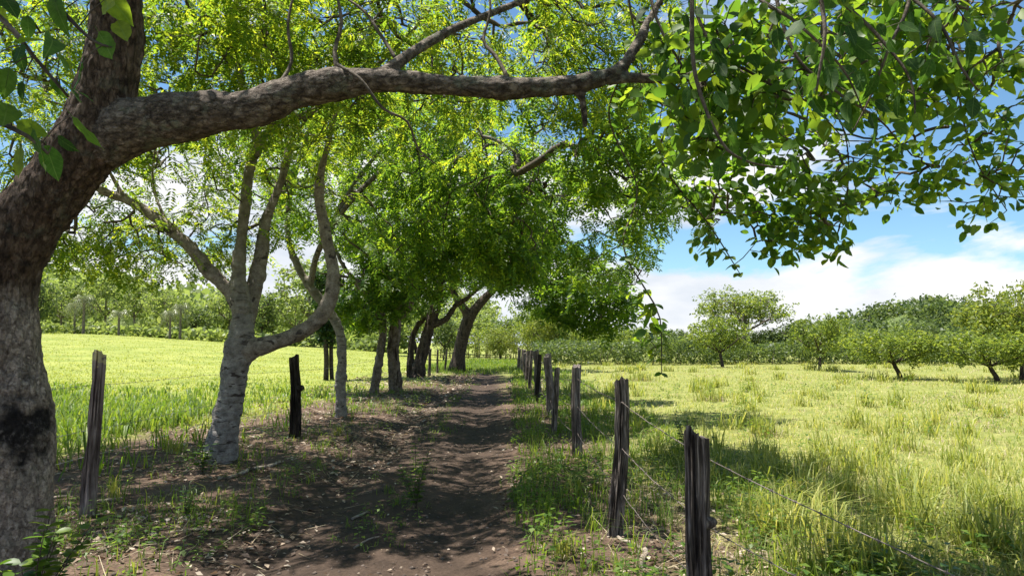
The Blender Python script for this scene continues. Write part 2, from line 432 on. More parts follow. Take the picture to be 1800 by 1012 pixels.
def ground_mat():
    def col(t):
        v = mapping(t)
        z = attr(t, 'zone'); s = t.nodes.new('ShaderNodeSeparateColor'); t.links.new(z.outputs['Color'], s.inputs[0])
        n = noise(t, v, 3.0, 10, 0.68); nf = noise(t, v, 38, 8, 0.7); nb = noise(t, v, 0.35, 6, 0.6)
        def two(stops, src):
            r = ramp(t, stops); t.links.new(src.outputs['Fac'], r.inputs['Fac']); return r.outputs[0]
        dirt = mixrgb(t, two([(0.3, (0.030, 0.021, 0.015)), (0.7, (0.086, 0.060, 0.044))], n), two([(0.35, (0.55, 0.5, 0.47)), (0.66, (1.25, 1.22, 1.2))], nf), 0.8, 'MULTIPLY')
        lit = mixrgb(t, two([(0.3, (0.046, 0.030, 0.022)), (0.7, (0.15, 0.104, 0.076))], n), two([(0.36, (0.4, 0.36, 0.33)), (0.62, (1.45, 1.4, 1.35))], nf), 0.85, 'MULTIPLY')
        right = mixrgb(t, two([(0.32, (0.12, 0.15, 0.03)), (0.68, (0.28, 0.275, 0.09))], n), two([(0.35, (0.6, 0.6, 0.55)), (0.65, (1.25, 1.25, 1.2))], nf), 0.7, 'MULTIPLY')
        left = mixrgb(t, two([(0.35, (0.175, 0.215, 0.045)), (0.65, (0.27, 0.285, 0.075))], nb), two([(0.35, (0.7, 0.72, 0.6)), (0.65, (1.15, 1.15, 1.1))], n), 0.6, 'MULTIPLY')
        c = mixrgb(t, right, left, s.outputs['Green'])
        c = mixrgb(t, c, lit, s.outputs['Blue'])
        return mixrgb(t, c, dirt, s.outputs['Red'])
    def bmp(t):
        v = mapping(t)
        return noise(t, v, 26, 10, 0.72).outputs['Fac']
    return rough_mat('soil_and_pasture', col, bmp, 0.95, 0.7, 0.03)
M['ground'] = ground_mat()

# ------------------------------------------------------------------ terrain
def track_c(y):
    return np.interp(y, [0, 8, 20, 44, 80], [-1.1, -1.2, -1.6, -2.1, -2.6])

def height(x, y):
    x = np.asarray(x, float); y = np.asarray(y, float)
    u = x - track_c(y)
    p = np.stack([x, y], -1)
    h = 0.064 * np.clip(-x - 7, 0, 45) * sstep(14, 75, y)
    h = h + 0.18 * (fbm(p * 0.12, 2, 3) - 0.5) * sstep(6, 20, np.hypot(x, y)) * (.15 + .85 * sstep(1.5, 6, np.abs(u)))
    h = h + 0.05 * (fbm(p * 0.9, 3, 5) - 0.5) * sstep(.9, 1.8, np.abs(u))
    near = 1 - sstep(45, 70, y)
    h = h - near * 0.055 * (np.exp(-((u - 0.68) / 0.3) ** 2) + np.exp(-((u + 0.68) / 0.3) ** 2))
    h = h + near * 0.06 * sstep(0.9, 1.6, np.abs(u))
    h = h + (0.009 + .012 * sstep(.9, 1.5, np.abs(u))) * (fbm(p * 5, 4, 9) - 0.5) * (1 - sstep(10, 25, np.hypot(x, y)))
    return h

def gz(x, y): return float(height(x, y))

def build_ground():
    t = np.linspace(-1, 1, 310); xs = -1.0 + np.sinh(t * 6.3) / np.sinh(6.3) * 900
    ya = np.linspace(-14, 1.5, 24)[:-1]; yb = 1.5 + np.expm1(np.linspace(0, 1, 340) * 6.2) / np.expm1(6.2) * 1600
    ys = np.concatenate([ya, yb])
    X, Y = np.meshgrid(xs, ys)
    Z = height(X, Y)
    nx, ny = len(xs), len(ys)
    V = np.stack([X, Y, Z], -1).reshape(-1, 3)
    i = (np.arange(ny - 1)[:, None] * nx + np.arange(nx - 1)[None]).ravel()
    me = mesh_np('ground', V, np.stack([i, i + 1, i + nx + 1, i + nx], -1), None, True)
    x, y = V[:, 0], V[:, 1]; u = x - track_c(y)
    p = np.stack([x, y], -1)
    nz = (fbm(p * 0.9, 4, 21) - 0.5) * 1.4
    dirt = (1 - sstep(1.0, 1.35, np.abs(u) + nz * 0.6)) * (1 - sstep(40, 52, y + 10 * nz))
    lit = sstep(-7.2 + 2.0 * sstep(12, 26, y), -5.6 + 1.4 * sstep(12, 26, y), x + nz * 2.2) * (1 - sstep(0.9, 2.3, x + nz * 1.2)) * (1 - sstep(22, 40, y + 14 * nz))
    left = 1 - sstep(-6, -3.5, x + nz)
    a = me.color_attributes.new('zone', 'FLOAT_COLOR', 'POINT')
    a.data.foreach_set('color', np.stack([dirt, left, lit, np.ones_like(x)], -1).astype(np.float32).ravel())
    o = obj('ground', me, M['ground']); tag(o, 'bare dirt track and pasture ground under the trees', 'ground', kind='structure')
build_ground()

# ------------------------------------------------------------------ leaves and sprays
def rhomb(L_, W_, fold=0.15):
    return np.array([[0, 0, 0], [0.45 * L_, W_ / 2, fold * W_], [L_, 0, -0.05 * L_], [0.45 * L_, -W_ / 2, fold * W_]])

def ovate(L_, W_, fold=0.22, curl=0.12):
    """leaf blade with midrib, 9 vertices, 6 faces (quads and tris)"""
    xs = np.array([0, 0.22, 0.5, 0.78, 1.0]) * L_
    ws = np.array([0, 0.42, 0.5, 0.33, 0]) * W_
    zs = -curl * L_ * (np.array([0, 0.22, 0.5, 0.78, 1.0])) ** 2
    V = [[xs[0], 0, zs[0]]]
    for k in (1, 2, 3):
        V += [[xs[k], ws[k], zs[k] + fold * ws[k]], [xs[k], 0, zs[k]], [xs[k], -ws[k], zs[k] + fold * ws[k]]]
    V.append([xs[4], 0, zs[4]])
    T = [[0, 2, 1], [0, 3, 2], [7, 8, 10 - 0] if False else [7, 8, 10], [8, 9, 10]]
    Q = [[1, 2, 5, 4], [2, 3, 6, 5], [4, 5, 8, 7], [5, 6, 9, 8]]
    return np.array(V), np.array(Q), np.array(T)

def ovate_fine(L_, W_, fold=0.2, curl=0.1, twist=0.0):
    t = np.array([0, .06, .16, .30, .46, .62, .78, .90, 1.0])
    w = np.array([0, .20, .38, .485, .5, .43, .28, .12, 0]) * W_
    V, Q, T = [[0, 0, 0]], [], []
    for k in range(1, 8):
        z = -curl * L_ * t[k] ** 2; u = .05 * W_ * math.sin(k * 2.1)
        V += [[t[k] * L_, w[k], z + fold * w[k] + u + twist * t[k] * w[k]], [t[k] * L_, 0, z], [t[k] * L_, -w[k], z + fold * w[k] - u - twist * t[k] * w[k]]]
    V.append([L_, 0, -curl * L_])
    for k in range(6):
        a = 1 + 3 * k; Q += [[a, a + 1, a + 4, a + 3], [a + 1, a + 2, a + 5, a + 4]]
    T = [[0, 2, 1], [0, 3, 2], [19, 20, 22], [20, 21, 22]]
    return np.array(V), np.array(Q), np.array(T)

def spray_template(pairs, rl, ll, lw, droop=0.1, jit=0.15, seed=0):
    r = np.random.default_rng(seed)
    V, k = [], 0
    for i in range(pairs):
        x = rl * (0.25 + 0.75 * i / max(1, pairs - 1))
        sc = 0.75 + 0.45 * math.sin(math.pi * (i + 0.8) / (pairs + 0.6))
        for s in (-1, 1):
            lf = rhomb(ll * sc, lw * sc)
            a = s * (math.radians(62) + r.normal() * jit)
            tl = r.normal() * 0.25
            c, sn = math.cos(a), math.sin(a)
            lf = np.stack([lf[:, 0], lf[:, 1] * math.cos(tl) - lf[:, 2] * math.sin(tl), lf[:, 1] * math.sin(tl) + lf[:, 2] * math.cos(tl)], -1)
            lf = np.stack([lf[:, 0] * c - lf[:, 1] * sn, lf[:, 0] * sn + lf[:, 1] * c, lf[:, 2] - 0.22 * lf[:, 0]], -1)
            lf += [x, 0, -droop * x * x / rl]
            V.append(lf)
    lf = rhomb(ll, lw) + [rl, 0, -droop * rl]; V.append(lf)
    V = np.concatenate(V)
    return V, np.arange(len(V)).reshape(-1, 4)

def clump_template(n, rad, ll, lw, seed=0):
    r = np.random.default_rng(seed); V = []
    for i in range(n):
        c = r.normal(size=3) * rad * [0.6, 0.6, 0.4]
        d = norm(r.normal(size=3) + [0, 0, -0.3]); s = norm(np.cross(d, r.normal(size=3))); nn = np.cross(d, s)
        lf = rhomb(ll * r.uniform(0.7, 1.2), lw * r.uniform(0.7, 1.2))
        V.append(c + lf[:, :1] * d + lf[:, 1:2] * s + lf[:, 2:] * nn)
    V = np.concatenate(V)
    return V, np.arange(len(V)).reshape(-1, 4)

def place(geo, tmpl, base, d, up, scale):
    """copies of a template at base, its x axis along d, z axis near up"""
    V, Q = tmpl[0], tmpl[1]; T = tmpl[2] if len(tmpl) > 2 else None
    d = norm(d); s = norm(np.cross(up, d)); n = np.cross(d, s)
    W = base[:, None] + scale[:, None, None] * (V[None, :, :1] * d[:, None] + V[None, :, 1:2] * s[:, None] + V[None, :, 2:] * n[:, None])
    off = (np.arange(len(base)) * len(V))[:, None, None]
    geo.add(W.reshape(-1, 3), (Q[None] + off).reshape(-1, Q.shape[1]) if Q is not None else None,
            (T[None] + off).reshape(-1, 3) if T is not None else None)

SPRAY = {
    'pinnate': [spray_template(8, 0.32, 0.064, 0.026, 0.22, seed=i) for i in range(4)],
    'pinnate_mid': [spray_template(5, 0.30, 0.095, 0.042, 0.25, seed=10 + i) for i in range(4)],
    'row': [spray_template(4, 0.34, 0.15, 0.065, 0.3, seed=20 + i) for i in range(4)],
    'ovate': [ovate(0.10, 0.058, 0.25, c) for c in (0.05, 0.15, 0.28, 0.1)],
    'clump': [clump_template(9, 0.22, 0.17, 0.085, 30 + i) for i in range(4)],
    'clump_far': [clump_template(9, 0.55, 0.5, 0.30, 40 + i) for i in range(4)],
    'ivy': [clump_template(8, 0.14, 0.11, 0.08, 50 + i) for i in range(3)],
}

def blob(c, r, n, seed=0, gap=0.46, gs=0.9, flat=0.0):
    """attraction points: an ellipsoid eaten into by gaps, fuller towards its skin"""
    g = np.random.default_rng(seed)
    v = norm(g.normal(size=(n * 3, 3))) * (g.random(n * 3) ** (1 / 2.4))[:, None]
    p = np.asarray(c) + v * np.asarray(r)
    k = fbm(p * gs, 2, seed + 5) > gap - flat * v[:, 2]
    return p[k][:n]

def grow(limbs, targets, rt=0.0045, step=0.28, minz=1.5, jitter=0.05, sag=0.0, seed=0):
    """limbs: smoothed (x,y,z,r) paths. Branches run from the limbs to every target; returns chains, radii and leaf-bearing nodes"""
    g = np.random.default_rng(seed)
    cap = 200000
    pos = np.zeros((cap, 3)); dirv = np.zeros((cap, 3)); pl = np.zeros(cap); par = np.full(cap, -1); rmax = np.full(cap, 9.0); ok = np.zeros(cap, bool)
    n = 0
    for L_ in limbs:
        m = len(L_); T = norm(np.gradient(L_[:, :3], axis=0))
        pos[n:n + m] = L_[:, :3]; dirv[n:n + m] = T; rmax[n:n + m] = L_[:, 3] * 0.62; ok[n:n + m] = L_[:, 2] > minz
        n += m
    nm = n
    D = np.full(len(targets), 1e9)
    for a in range(0, nm, 2000):
        D = np.minimum(D, np.linalg.norm(targets[:, None] - pos[None, a:min(a + 2000, nm)], axis=2).min(1))
    chains = []
    for ti in np.argsort(D):
        p = targets[ti]
        dd = np.linalg.norm(pos[:n] - p, axis=1) + 0.22 * pl[:n] + np.where(ok[:n], 0, 50)
        b = int(np.argmin(dd)); P0 = pos[b]; dist = np.linalg.norm(p - P0)
        if dist < 0.05: continue
        dh = (p - P0) / dist
        t0 = norm(0.55 * dirv[b] + 0.7 * dh)
        k = max(2, int(math.ceil(dist / step)))
        t = (np.arange(1, k + 1) / k)[:, None]
        P1 = P0 + t0 * dist * 0.38; P2 = p - dh * dist * 0.3 + np.array([0, 0, 0.10 + sag]) * dist + g.normal(size=3) * 0.08 * dist
        C = (1 - t) ** 3 * P0 + 3 * (1 - t) ** 2 * t * P1 + 3 * (1 - t) * t ** 2 * P2 + t ** 3 * p
        C[:-1] += g.normal(size=(k - 1, 3)) * jitter * min(dist, 0.8) * 0.5
        idx = np.arange(n, n + k)
        pos[idx] = C; pr = np.concatenate([[b], idx[:-1]]); par[idx] = pr
        dirv[idx] = norm(C - pos[pr]); pl[idx] = pl[b] + np.arange(1, k + 1) / k * dist; ok[idx] = True
        chains.append((b, idx)); n += k
    cnt = np.zeros(n)
    for b, idx in chains:
        a = idx[-1]
        while a >= nm:
            cnt[a] += 1; a = par[a]
    rad = rt * np.maximum(cnt, 1) ** 0.46
    return pos[:n], dirv[:n], cnt, rad, rmax[:n], chains, nm

def twig_mesh(name, pos, rad, rmax, chains, nm, origin, thin=0.0):
    geo = Geo()
    for b, idx in chains:
        R = np.concatenate([[rad[idx[0]]], rad[idx]]); 
        if b < nm: R = np.minimum(R, max(rmax[b], 0.004))
        else: R[0] = min(R[0] * 1.05, rad[b])
        R[-1] *= 0.6
        if R.max() < thin: continue
        k = 3 if R.max() < 0.008 else (5 if R.max() < 0.03 else 8)
        tube(geo, pos[np.concatenate([[b], idx])], R, k, cap=False)
    return geo.mesh(name, True, origin)

def leaves_on(geo, kind, pos, dirv, cnt, nm, per=2, maxc=3, seed=0, droop=0.3, hor=0.9, spread=0.05, scale=(0.75, 1.2), hang=False, keep=None):
    g = np.random.default_rng(seed)
    c = np.arange(nm, len(pos)); c = c[cnt[c] <= maxc]
    if keep is not None: c = c[keep(pos[c])]
    c = np.repeat(c, per)
    tm = SPRAY[kind]; pick = g.integers(0, len(tm), len(c))
    base = pos[c] + g.normal(size=(len(c), 3)) * spread
    a = g.random(len(c)) * 2 * math.pi
    d = 0.5 * dirv[c] + hor * np.stack([np.cos(a), np.sin(a), np.zeros(len(c))], -1) + np.array([0, 0, -droop]) + 0.25 * g.normal(size=(len(c), 3))
    up = np.array([0, 0, 1.0]) + (0.9 if hang else 0.33) * g.normal(size=(len(c), 3))
    s = g.uniform(*scale, len(c))
    for i in range(len(tm)):
        k = pick == i
        if k.any(): place(geo, tm[i], base[k], d[k], up[k], s[k])

def pxpath(rows, step=0.15):
    p = smooth_path([[*PX(a, b, d), r] for a, b, d, r in rows], step)
    q = np.arange(len(p))[:, None] * np.array([.31, .37, .29]) + rows[0][0] * .173        # limbs are never quite smooth
    p[2:, :3] += (np.stack([vnoise(np.stack([q[2:, i], 0 * q[2:, i] + i * 5.5], -1), 77) for i in range(3)], -1) - .5) * np.minimum(.28 * p[2:, 3:], .03)
    p[:, 3] *= 1 + .14 * (vnoise(np.stack([np.arange(len(p)) * .45, np.full(len(p), rows[0][1] * .31)], -1), 78) - .5)
    return p

def remesh_wood(name, paths, voxel, sm=5, sides=18):
    """one continuous skin round several overlapping limbs"""
    geo = Geo()
    for p in paths: tube(geo, p[:, :3], np.maximum(p[:, 3], voxel * 1.05), sides)
    o = bpy.data.objects.new(name + '_raw', geo.mesh(name + '_raw')); COL.objects.link(o)
    m = o.modifiers.new('r', 'REMESH'); m.mode = 'VOXEL'; m.voxel_size = voxel
    s = o.modifiers.new('s', 'SMOOTH'); s.factor = 0.5; s.iterations = sm
    dg = bpy.context.evaluated_depsgraph_get(); dg.update()
    me = bpy.data.meshes.new_from_object(o.evaluated_get(dg))
    V = np.zeros(len(me.vertices) * 3, np.float32); me.vertices.foreach_get('co', V); V = V.reshape(-1, 3).astype(float)
    nrm = np.zeros(len(me.vertices) * 3, np.float32); me.vertices.foreach_get('normal', nrm); nrm = nrm.reshape(-1, 3)
    F = np.array([list(p.vertices) for p in me.polygons if len(p.vertices) == 4])
    F3 = np.array([list(p.vertices) for p in me.polygons if len(p.vertices) == 3]).reshape(-1, 3).astype(int)
    bpy.data.objects.remove(o); bpy.data.meshes.remove(me)
    return V, nrm, F, F3

def owner(V, paths):
    best = np.full(len(V), 1e9); who = np.zeros(len(V), int)
    for i, p in enumerate(paths):
        for a in range(0, len(V), 4000):
            d = np.linalg.norm(V[a:a + 4000, None] - p[None, :, :3], axis=2) - p[None, :, 3]
            d = d.min(1); k = d < best[a:a + 4000]
            best[a:a + 4000][k] = d[k]; who[a:a + 4000][k] = i
    return who

def split_parts(V, F, who, n):
    fw = who[F[:, 0]].copy()
    for _ in range(3):
        keep = np.zeros(len(F), bool); isl = np.full(len(F), -1)
        for i in range(n):                      # only the largest island of a limb stays its own
            ix = np.where(fw == i)[0]
            if not len(ix): continue
            lab = np.arange(len(V)); f = F[ix]
            while True:
                m = lab[f].min(1); new = lab.copy(); np.minimum.at(new, f.ravel(), np.repeat(m, f.shape[1])); new = new[new]
                if (new == lab).all(): break
                lab = new
            l = lab[f[:, 0]]; u, c = np.unique(l, return_counts=True); isl[ix] = l + i * len(V); keep[ix[l == u[np.argmax(c)]]] = True
        if keep.all(): break
        vl = np.full(len(V), -1); vl[F[keep].ravel()] = np.repeat(fw[keep], F.shape[1])
        for k in np.unique(isl[~keep]):         # stray islands join the limb they touch
            ix = np.where(isl == k)[0]; t = vl[F[ix].ravel()]; t = t[t >= 0]
            fw[ix] = np.bincount(t).argmax() if len(t) else -1
    for i in range(n):
        f = F[fw == i]
        if not len(f): yield i, None, None, None; continue
        u, inv = np.unique(f, return_inverse=True)
        yield i, V[u], inv.reshape(f.shape), u

# ------------------------------------------------------------------ the big tree beside the track
T1_trunk = pxpath([(2, 1140, 4.0, .31), (8, 1060, 4.0, .265), (16, 960, 4.0, .225), (22, 860, 4.0, .215), (24, 760, 4.0, .225), (16, 690, 4.0, .215), (2, 600, 4.0, .205),
                   (2, 500, 4.0, .205), (28, 420, 4.0, .21), (92, 330, 4.0, .20), (158, 240, 4.0, .20), (192, 140, 4.0, .17), (206, 40, 4.0, .165), (216, -120, 3.95, .15), (218, -300, 3.9, .13), (210, -480, 3.8, .11)], 0.08)
T1_limb = pxpath([(120, 290, 4.0, .16), (200, 235, 3.98, .17), (270, 214, 3.95, .155), (350, 206, 3.92, .14), (430, 192, 3.9, .125), (520, 166, 3.88, .108), (590, 148, 3.86, .098), (650, 142, 3.85, .082),
                  (730, 146, 3.85, .076), (810, 150, 3.85, .074), (900, 156, 3.85, .069), (990, 150, 3.85, .066), (1050, 140, 3.85, .062), (1085, 128, 3.85, .055), (1120, 80, 3.9, .045), (1160, 0, 4.0, .035), (1230, -120, 4.1, .03)], 0.06)
T1_tip = pxpath([(1050, 142, 3.85, .045), (1100, 138, 3.85, .036), (1190, 137, 3.85, .028), (1290, 120, 3.95, .022), (1400, 150, 4.2, .017), (1480, 220, 4.6, .012), (1490, 330, 4.9, .008), (1470, 420, 5.0, .005)], 0.08)
T1_stub = pxpath([(1020, 160, 3.85, .030), (1024, 180, 3.85, .024), (1027, 205, 3.85, .022), (1028, 226, 3.86, .019)], 0.03)
T1_up = pxpath([(675, 130, 3.85, .045), (715, 100, 3.95, .038), (780, 60, 4.2, .034), (870, 22, 4.5, .028), (980, -20, 4.8, .022), (1120, -60, 5.1, .015)], 0.08)
T1_over = smooth_path([[*T1_trunk[-12][:3], .10], [-1.6, 3.4, 4.7, .085], [-.6, 2.7, 4.6, .07], [.5, 2.2, 4.2, .055], [1.3, 2.1, 3.75, .035], [2.1, 2.3, 3.5, .02]], 0.1)
T1_west = smooth_path([[*T1_trunk[-14][:3], .09], [-3.0, 3.0, 4.6, .07], [-3.0, 1.9, 4.4, .05], [-2.0, 1.2, 3.9, .03], [-1.3, 1.25, 3.2, .012]], 0.1)
T1_hang = [pxpath([(1690, -250, 4.6, .012), (1675, 40, 4.8, .010), (1690, 190, 5.0, .008), (1715, 280, 5.0, .006), (1770, 370, 5.0, .004)], 0.1),
           pxpath([(590, 112, 3.85, .010), (632, 138, 3.72, .009), (672, 190, 3.72, .008), (716, 214, 3.74, .007), (735, 262, 3.8, .006), (768, 290, 3.85, .003)], 0.05),
           pxpath([(596, 140, 3.86, .016), (588, 90, 3.9, .013), (600, 40, 3.95, .011), (592, -40, 4.0, .008), (620, -140, 4.1, .005)], 0.06),
           pxpath([(700, 110, 3.98, .014), (668, 60, 4.1, .011), (640, 20, 4.2, .009), (580, -20, 4.3, .006)], 0.06),
           pxpath([(900, 150, 3.85, .014), (872, 100, 3.95, .012), (850, 70, 4.05, .010), (862, 10, 4.1, .008), (840, -80, 4.2, .006)], 0.06),
           pxpath([(470, 175, 3.9, .014), (512, 110, 4.05, .011), (506, 40, 4.1, .009), (530, -60, 4.2, .006)], 0.06),
           pxpath([(1130, 70, 4.0, .007), (1070, 200, 4.7, .007), (1120, 330, 4.9, .006), (1095, 430, 4.7, .006), (1135, 510, 4.6, .006), (1160, 560, 4.6, .005), (1163, 655, 4.6, .003)], 0.08),
           pxpath([(1240, 130, 3.9, .007), (1160, 270, 4.8, .007), (1250, 400, 5.0, .006), (1300, 480, 5.2, .003)], 0.08)]

def build_big_tree():
    base = np.array([T1_trunk[0][0], T1_trunk[0][1], gz(T1_trunk[0][0], T1_trunk[0][1])])
    root = empty('broadleaf_tree', base)
    tag(root, 'big leaning tree with flaky brown bark, dark scar and long limb across the track', 'tree')
    main = [T1_trunk, T1_limb, T1_tip, T1_stub, T1_up]
    V, nr, F, F3 = remesh_wood('trunk', main, 0.0125, 5, 20)
    z, x = V[:, 2], V[:, 0]
    who = owner(V, main)
    r0 = np.clip(fbm(V * [5, 5, 3], 3, 2) - 0.5, -.5, .5)
    flake = np.where(who == 0, np.abs(fbm(V * [34, 34, 9], 3, 4) - 0.5), np.abs(fbm(V * [14, 30, 30], 3, 4) - 0.5)) * 2
    fine = fbm(V * [60, 60, 30], 2, 8) - 0.5
    big = np.where(who == 0, 1.0, 0.55); small = np.where(who >= 2, 0.3, 1.0)
    lim = sstep(0.6, 2.2, z)
    V = V + nr * ((0.045 * r0 * big - 0.026 * (1 - flake) * (0.25 + 0.75 * lim) * big + 0.007 * fine) * small)[:, None]
    cs = PX(66, 735, 3.8); q = (V - cs) * [1 / .25, 1 / .36, 1 / .33]
    nzz = fbm(V * 6, 4, 31) - 0.5
    scar = 1 - sstep(0.55, 1.05, np.linalg.norm(q, axis=1) + nzz * 1.5 + (fbm(V * 22, 3, 33) - .5) * .8)
    cs2 = PX(74, 840, 3.8); q2 = (V - cs2) * [1 / .10, 1 / .3, 1 / .3]
    scar = np.maximum(scar, 1 - sstep(0.5, 1.05, np.linalg.norm(q2, axis=1) + nzz * 2.4 + (fbm(V * 22, 3, 33) - .5) * 1.2))
    scar *= (who == 0)
    V = V - nr * (0.018 * scar * (0.5 + fbm(V * 14, 3, 41)))[:, None]
    pale = (1 - sstep(1.75, 2.05, z + nzz * .5)) * (who == 0) * sstep(-3.06, -2.78, x + nzz * .35)
    pale = np.maximum(pale, (1 - sstep(.25, .6, z + nzz * .6)) * (who == 0))
    pale = np.maximum(pale, (.25 + .5 * sstep(-1.9, 0.4, x)) * (who > 0) * sstep(-.1, 0.6, nr[:, 2] + nzz))  # limb tops paler: sunlight from above put into the bark colour, broken into patches
    moss = np.where(who == 0, 0.4, 0.85)
    names = ['trunk', 'branch', 'branch', 'branch', 'branch']
    for i, v, f, u in split_parts(V, F, who, len(main)):
        if v is None: continue
        me = mesh_np(names[i], v - base, f, None, True)
        for nm_, arr_ in (('scar', scar), ('pale', pale), ('moss', moss)):
            a = me.attributes.new(nm_, 'FLOAT', 'POINT'); a.data.foreach_set('value', arr_[u].astype(np.float32))
        o = obj(names[i], me, M['bark_big'] if i == 0 else M['bark_biglimb'], root)
        if i == 0: o['label'] = 'thick leaning trunk, pale below and reddish brown above, with a black scar'
        if i == 1: o['label'] = 'long horizontal limb reaching over the track'
    for p, w in ((T1_over, 10), (T1_west, 10)):
        geo = Geo(); tube(geo, p[:, :3], p[:, 3], w); obj('branch', geo.mesh('branch', True, base), M['bark_limb'], root)
    for p in T1_hang:
        geo = Geo(); tube(geo, p[:, :3], p[:, 3], 5); obj('branch', geo.mesh('branch', True, base), M['twig'], root)
    # crown; some out-of-view blobs are added only to shade near leaves and meadow
    tg = [blob(PX(1255, 345, 5.0), (.32, .5, .22), 46, 1, .3), blob(PX(1410, 385, 5.0), (.38, .5, .34), 90, 2, .3),
          blob(PX(1570, 300, 5.2), (.40, .6, .36), 60, 3, .3), blob(PX(1745, 300, 5.0), (.32, .5, .42), 60, 4, .3),
          blob(PX(1450, 110, 5.2), (1.6, 1.0, .75), 240, 5, .42), blob(PX(1300, 250, 4.6), (.6, .8, .35), 60, 6, .4),
          blob(PX(1145, 560, 4.6), (.12, .12, .36), 8, 7, .1), blob(PX(1240, 430, 5.0), (.2, .2, .2), 6, 8, .1),
          blob((0.6, 3.6, 5.2), (3.4, 2.8, .8), 330, 9, .50), blob((-2.2, 3.0, 5.6), (2.8, 2.8, 1.0), 330, 10, .46), blob((2.4, 3.4, 4.7), (1.8, 2.0, .7), 190, 12, .42), blob(PX(1350, 130, 4.6), (.9, .7, .5), 70, 13, .36), blob(PX(1650, 90, 4.8), (.7, .7, .5), 90, 14, .36), blob((-2.3, 2.2, 5.0), (1.3, 1.3, .7), 170, 15, .34), blob((1.2, 1.9, 4.4), (1.6, 1.0, .6), 130, 16, .4), blob((-1.6, 1.6, 4.9), (1.1, 1.0, .5), 190, 17, .34), blob((2.6, 5.0, 5.7), (1.7, 1.0, .5), 190, 23, .36), blob(PX(1400, 60, 3.2), (.62, .5, .42), 150, 18, .36), blob(PX(1600, 80, 3.2), (.50, .5, .42), 105, 19, .36), blob(PX(1250, 150, 3.3), (.34, .4, .40), 90, 20, .32), blob(PX(1760, 120, 4.6), (.5, .6, .6), 80, 21, .36), blob(PX(1440, 340, 4.9), (.42, .5, .4), 60, 22, .32)]
    limbs = [T1_trunk, T1_limb, T1_tip, T1_up, T1_over, T1_west] + T1_hang
    pos, dv, cnt, rad, rmx, ch, nm = grow(limbs, np.concatenate(tg), 0.0032, 0.11, 1.3, seed=1, sag=0.05)
    tw = obj('twigs', twig_mesh('twigs', pos, rad, rmx, ch, nm, base), M['twig'], root); tw['kind'] = 'stuff'
    geo = Geo()
    leaves_on(geo, 'ovate', pos, dv, cnt, nm, 3, 4, 2, 0.45, 0.8, 0.035, (0.65, 1.1), True)
    # the two long hanging sprays carry leaves too
    for p in (T1_hang[-2], T1_hang[-1]):
        m = p[p[:, 3] < .0085]; g = np.random.default_rng(5)
        b = np.repeat(m[:, :3], 3, 0); a = g.random(len(b)) * 6.28
        d = np.stack([np.cos(a), np.sin(a), -0.35 + 0 * a], -1)
        place(geo, SPRAY['ovate'][1], b, d, np.array([0, 0, 1.]) + .5 * g.normal(size=d.shape), g.uniform(.5, .9, len(b)))
    o = obj('crown', geo.mesh('crown', False, base), M['broad'], root)
    # the large near leaves, one by one, on hanging shoots
    g = np.random.default_rng(77)
    lv = []
    for c, (w, k) in enumerate(((.100, .050), (.114, .062), (.080, .044), (.105, .052), (.11, .05), (.095, .056))):
        v, qd, tr = ovate_fine(w, k, (.1, .2, .3, .15, .45, .05)[c], (.05, .2, .1, .3, .5, -.12)[c], (-.25, .2, .1, -.1, .5, -.4)[c])
        geo = Geo(); geo.add(v, qd, tr); 
        st = np.array([[-.02, 0, 0, .0009], [0, 0, 0, .0008], [.05, 0, -.001, .0007]])
        tube(geo, st[:, :3], st[:, 3], 3, False)
        me = geo.mesh('leaf', True); me.materials.append(M['broad_near']); lv.append(me)
    def shoot(rows, nleaf, r=.007, big=1.0):
        k_ = 1.28 if rows[0][0] > 500 else 1.0
        p = pxpath([(a, b, d * k_, r * f) for (a, b, d), f in zip(rows, np.linspace(1.5, .4, len(rows)))], 0.035)
        geo = Geo(); tube(geo, p[:, :3], p[:, 3], 6); br = obj('branch', geo.mesh('branch', True, base), M['twig'], root)
        n = len(p); ids = np.linspace((.2 if rows[0][0] > 500 else .5) * n, n - 1, nleaf).astype(int)
        T = norm(np.gradient(p[:, :3], axis=0))
        for j, i in enumerate(ids):
            a = g.random() * 6.28 + j * 2.4
            side = norm(np.cross(T[i], [math.cos(a), math.sin(a), .4]))
            ln = g.uniform(.0, .10)
            q = p[i, :3] + side * (p[i, 3] + ln) 
            d = norm(side * .55 + np.array([0, 0, -1.0]) * g.uniform(.5, 1.3) + .25 * T[i] + .2 * g.normal(size=3))
            up = norm(g.normal(size=3) + [0, -0.6, .5])
            s_ = norm(np.cross(up, d)); nn = np.cross(d, s_)
            lo = obj('leaf', lv[int(g.integers(0, 6))], None, br); big_ = big * 1.04
            mtx = Matrix(np.column_stack([d, s_, nn]).tolist()).to_4x4() @ Matrix.Scale(float(g.uniform(.55, 1.1) * big_), 4)
            mtx.translation = Vector(q - base); lo.matrix_local = mtx
            if ln > .03:
                gg = Geo(); tube(gg, np.array([p[i, :3], (p[i, :3] + q) / 2 + [0, 0, .006], q]), [.0016, .0014, .001], 3, False)
                sub.append(gg)
    sub = []
    shoot([(1215, -170, 2.3), (1216, 20, 2.2), (1222, 130, 2.15), (1265, 245, 2.1), (1310, 282, 2.1), (1375, 296, 2.1)], 34, .008)
    shoot([(1260, -170, 2.2), (1320, -20, 2.1), (1400, 40, 2.0), (1480, 120, 2.0), (1520, 200, 2.0)], 30)
    shoot([(1350, -170, 2.2), (1450, -30, 2.1), (1540, 60, 2.0), (1600, 140, 1.95), (1610, 220, 1.95)], 30)
    shoot([(1500, -170, 2.2), (1570, -40, 2.1), (1650, 40, 2.0), (1690, 120, 1.95), (1720, 160, 1.95)], 24)
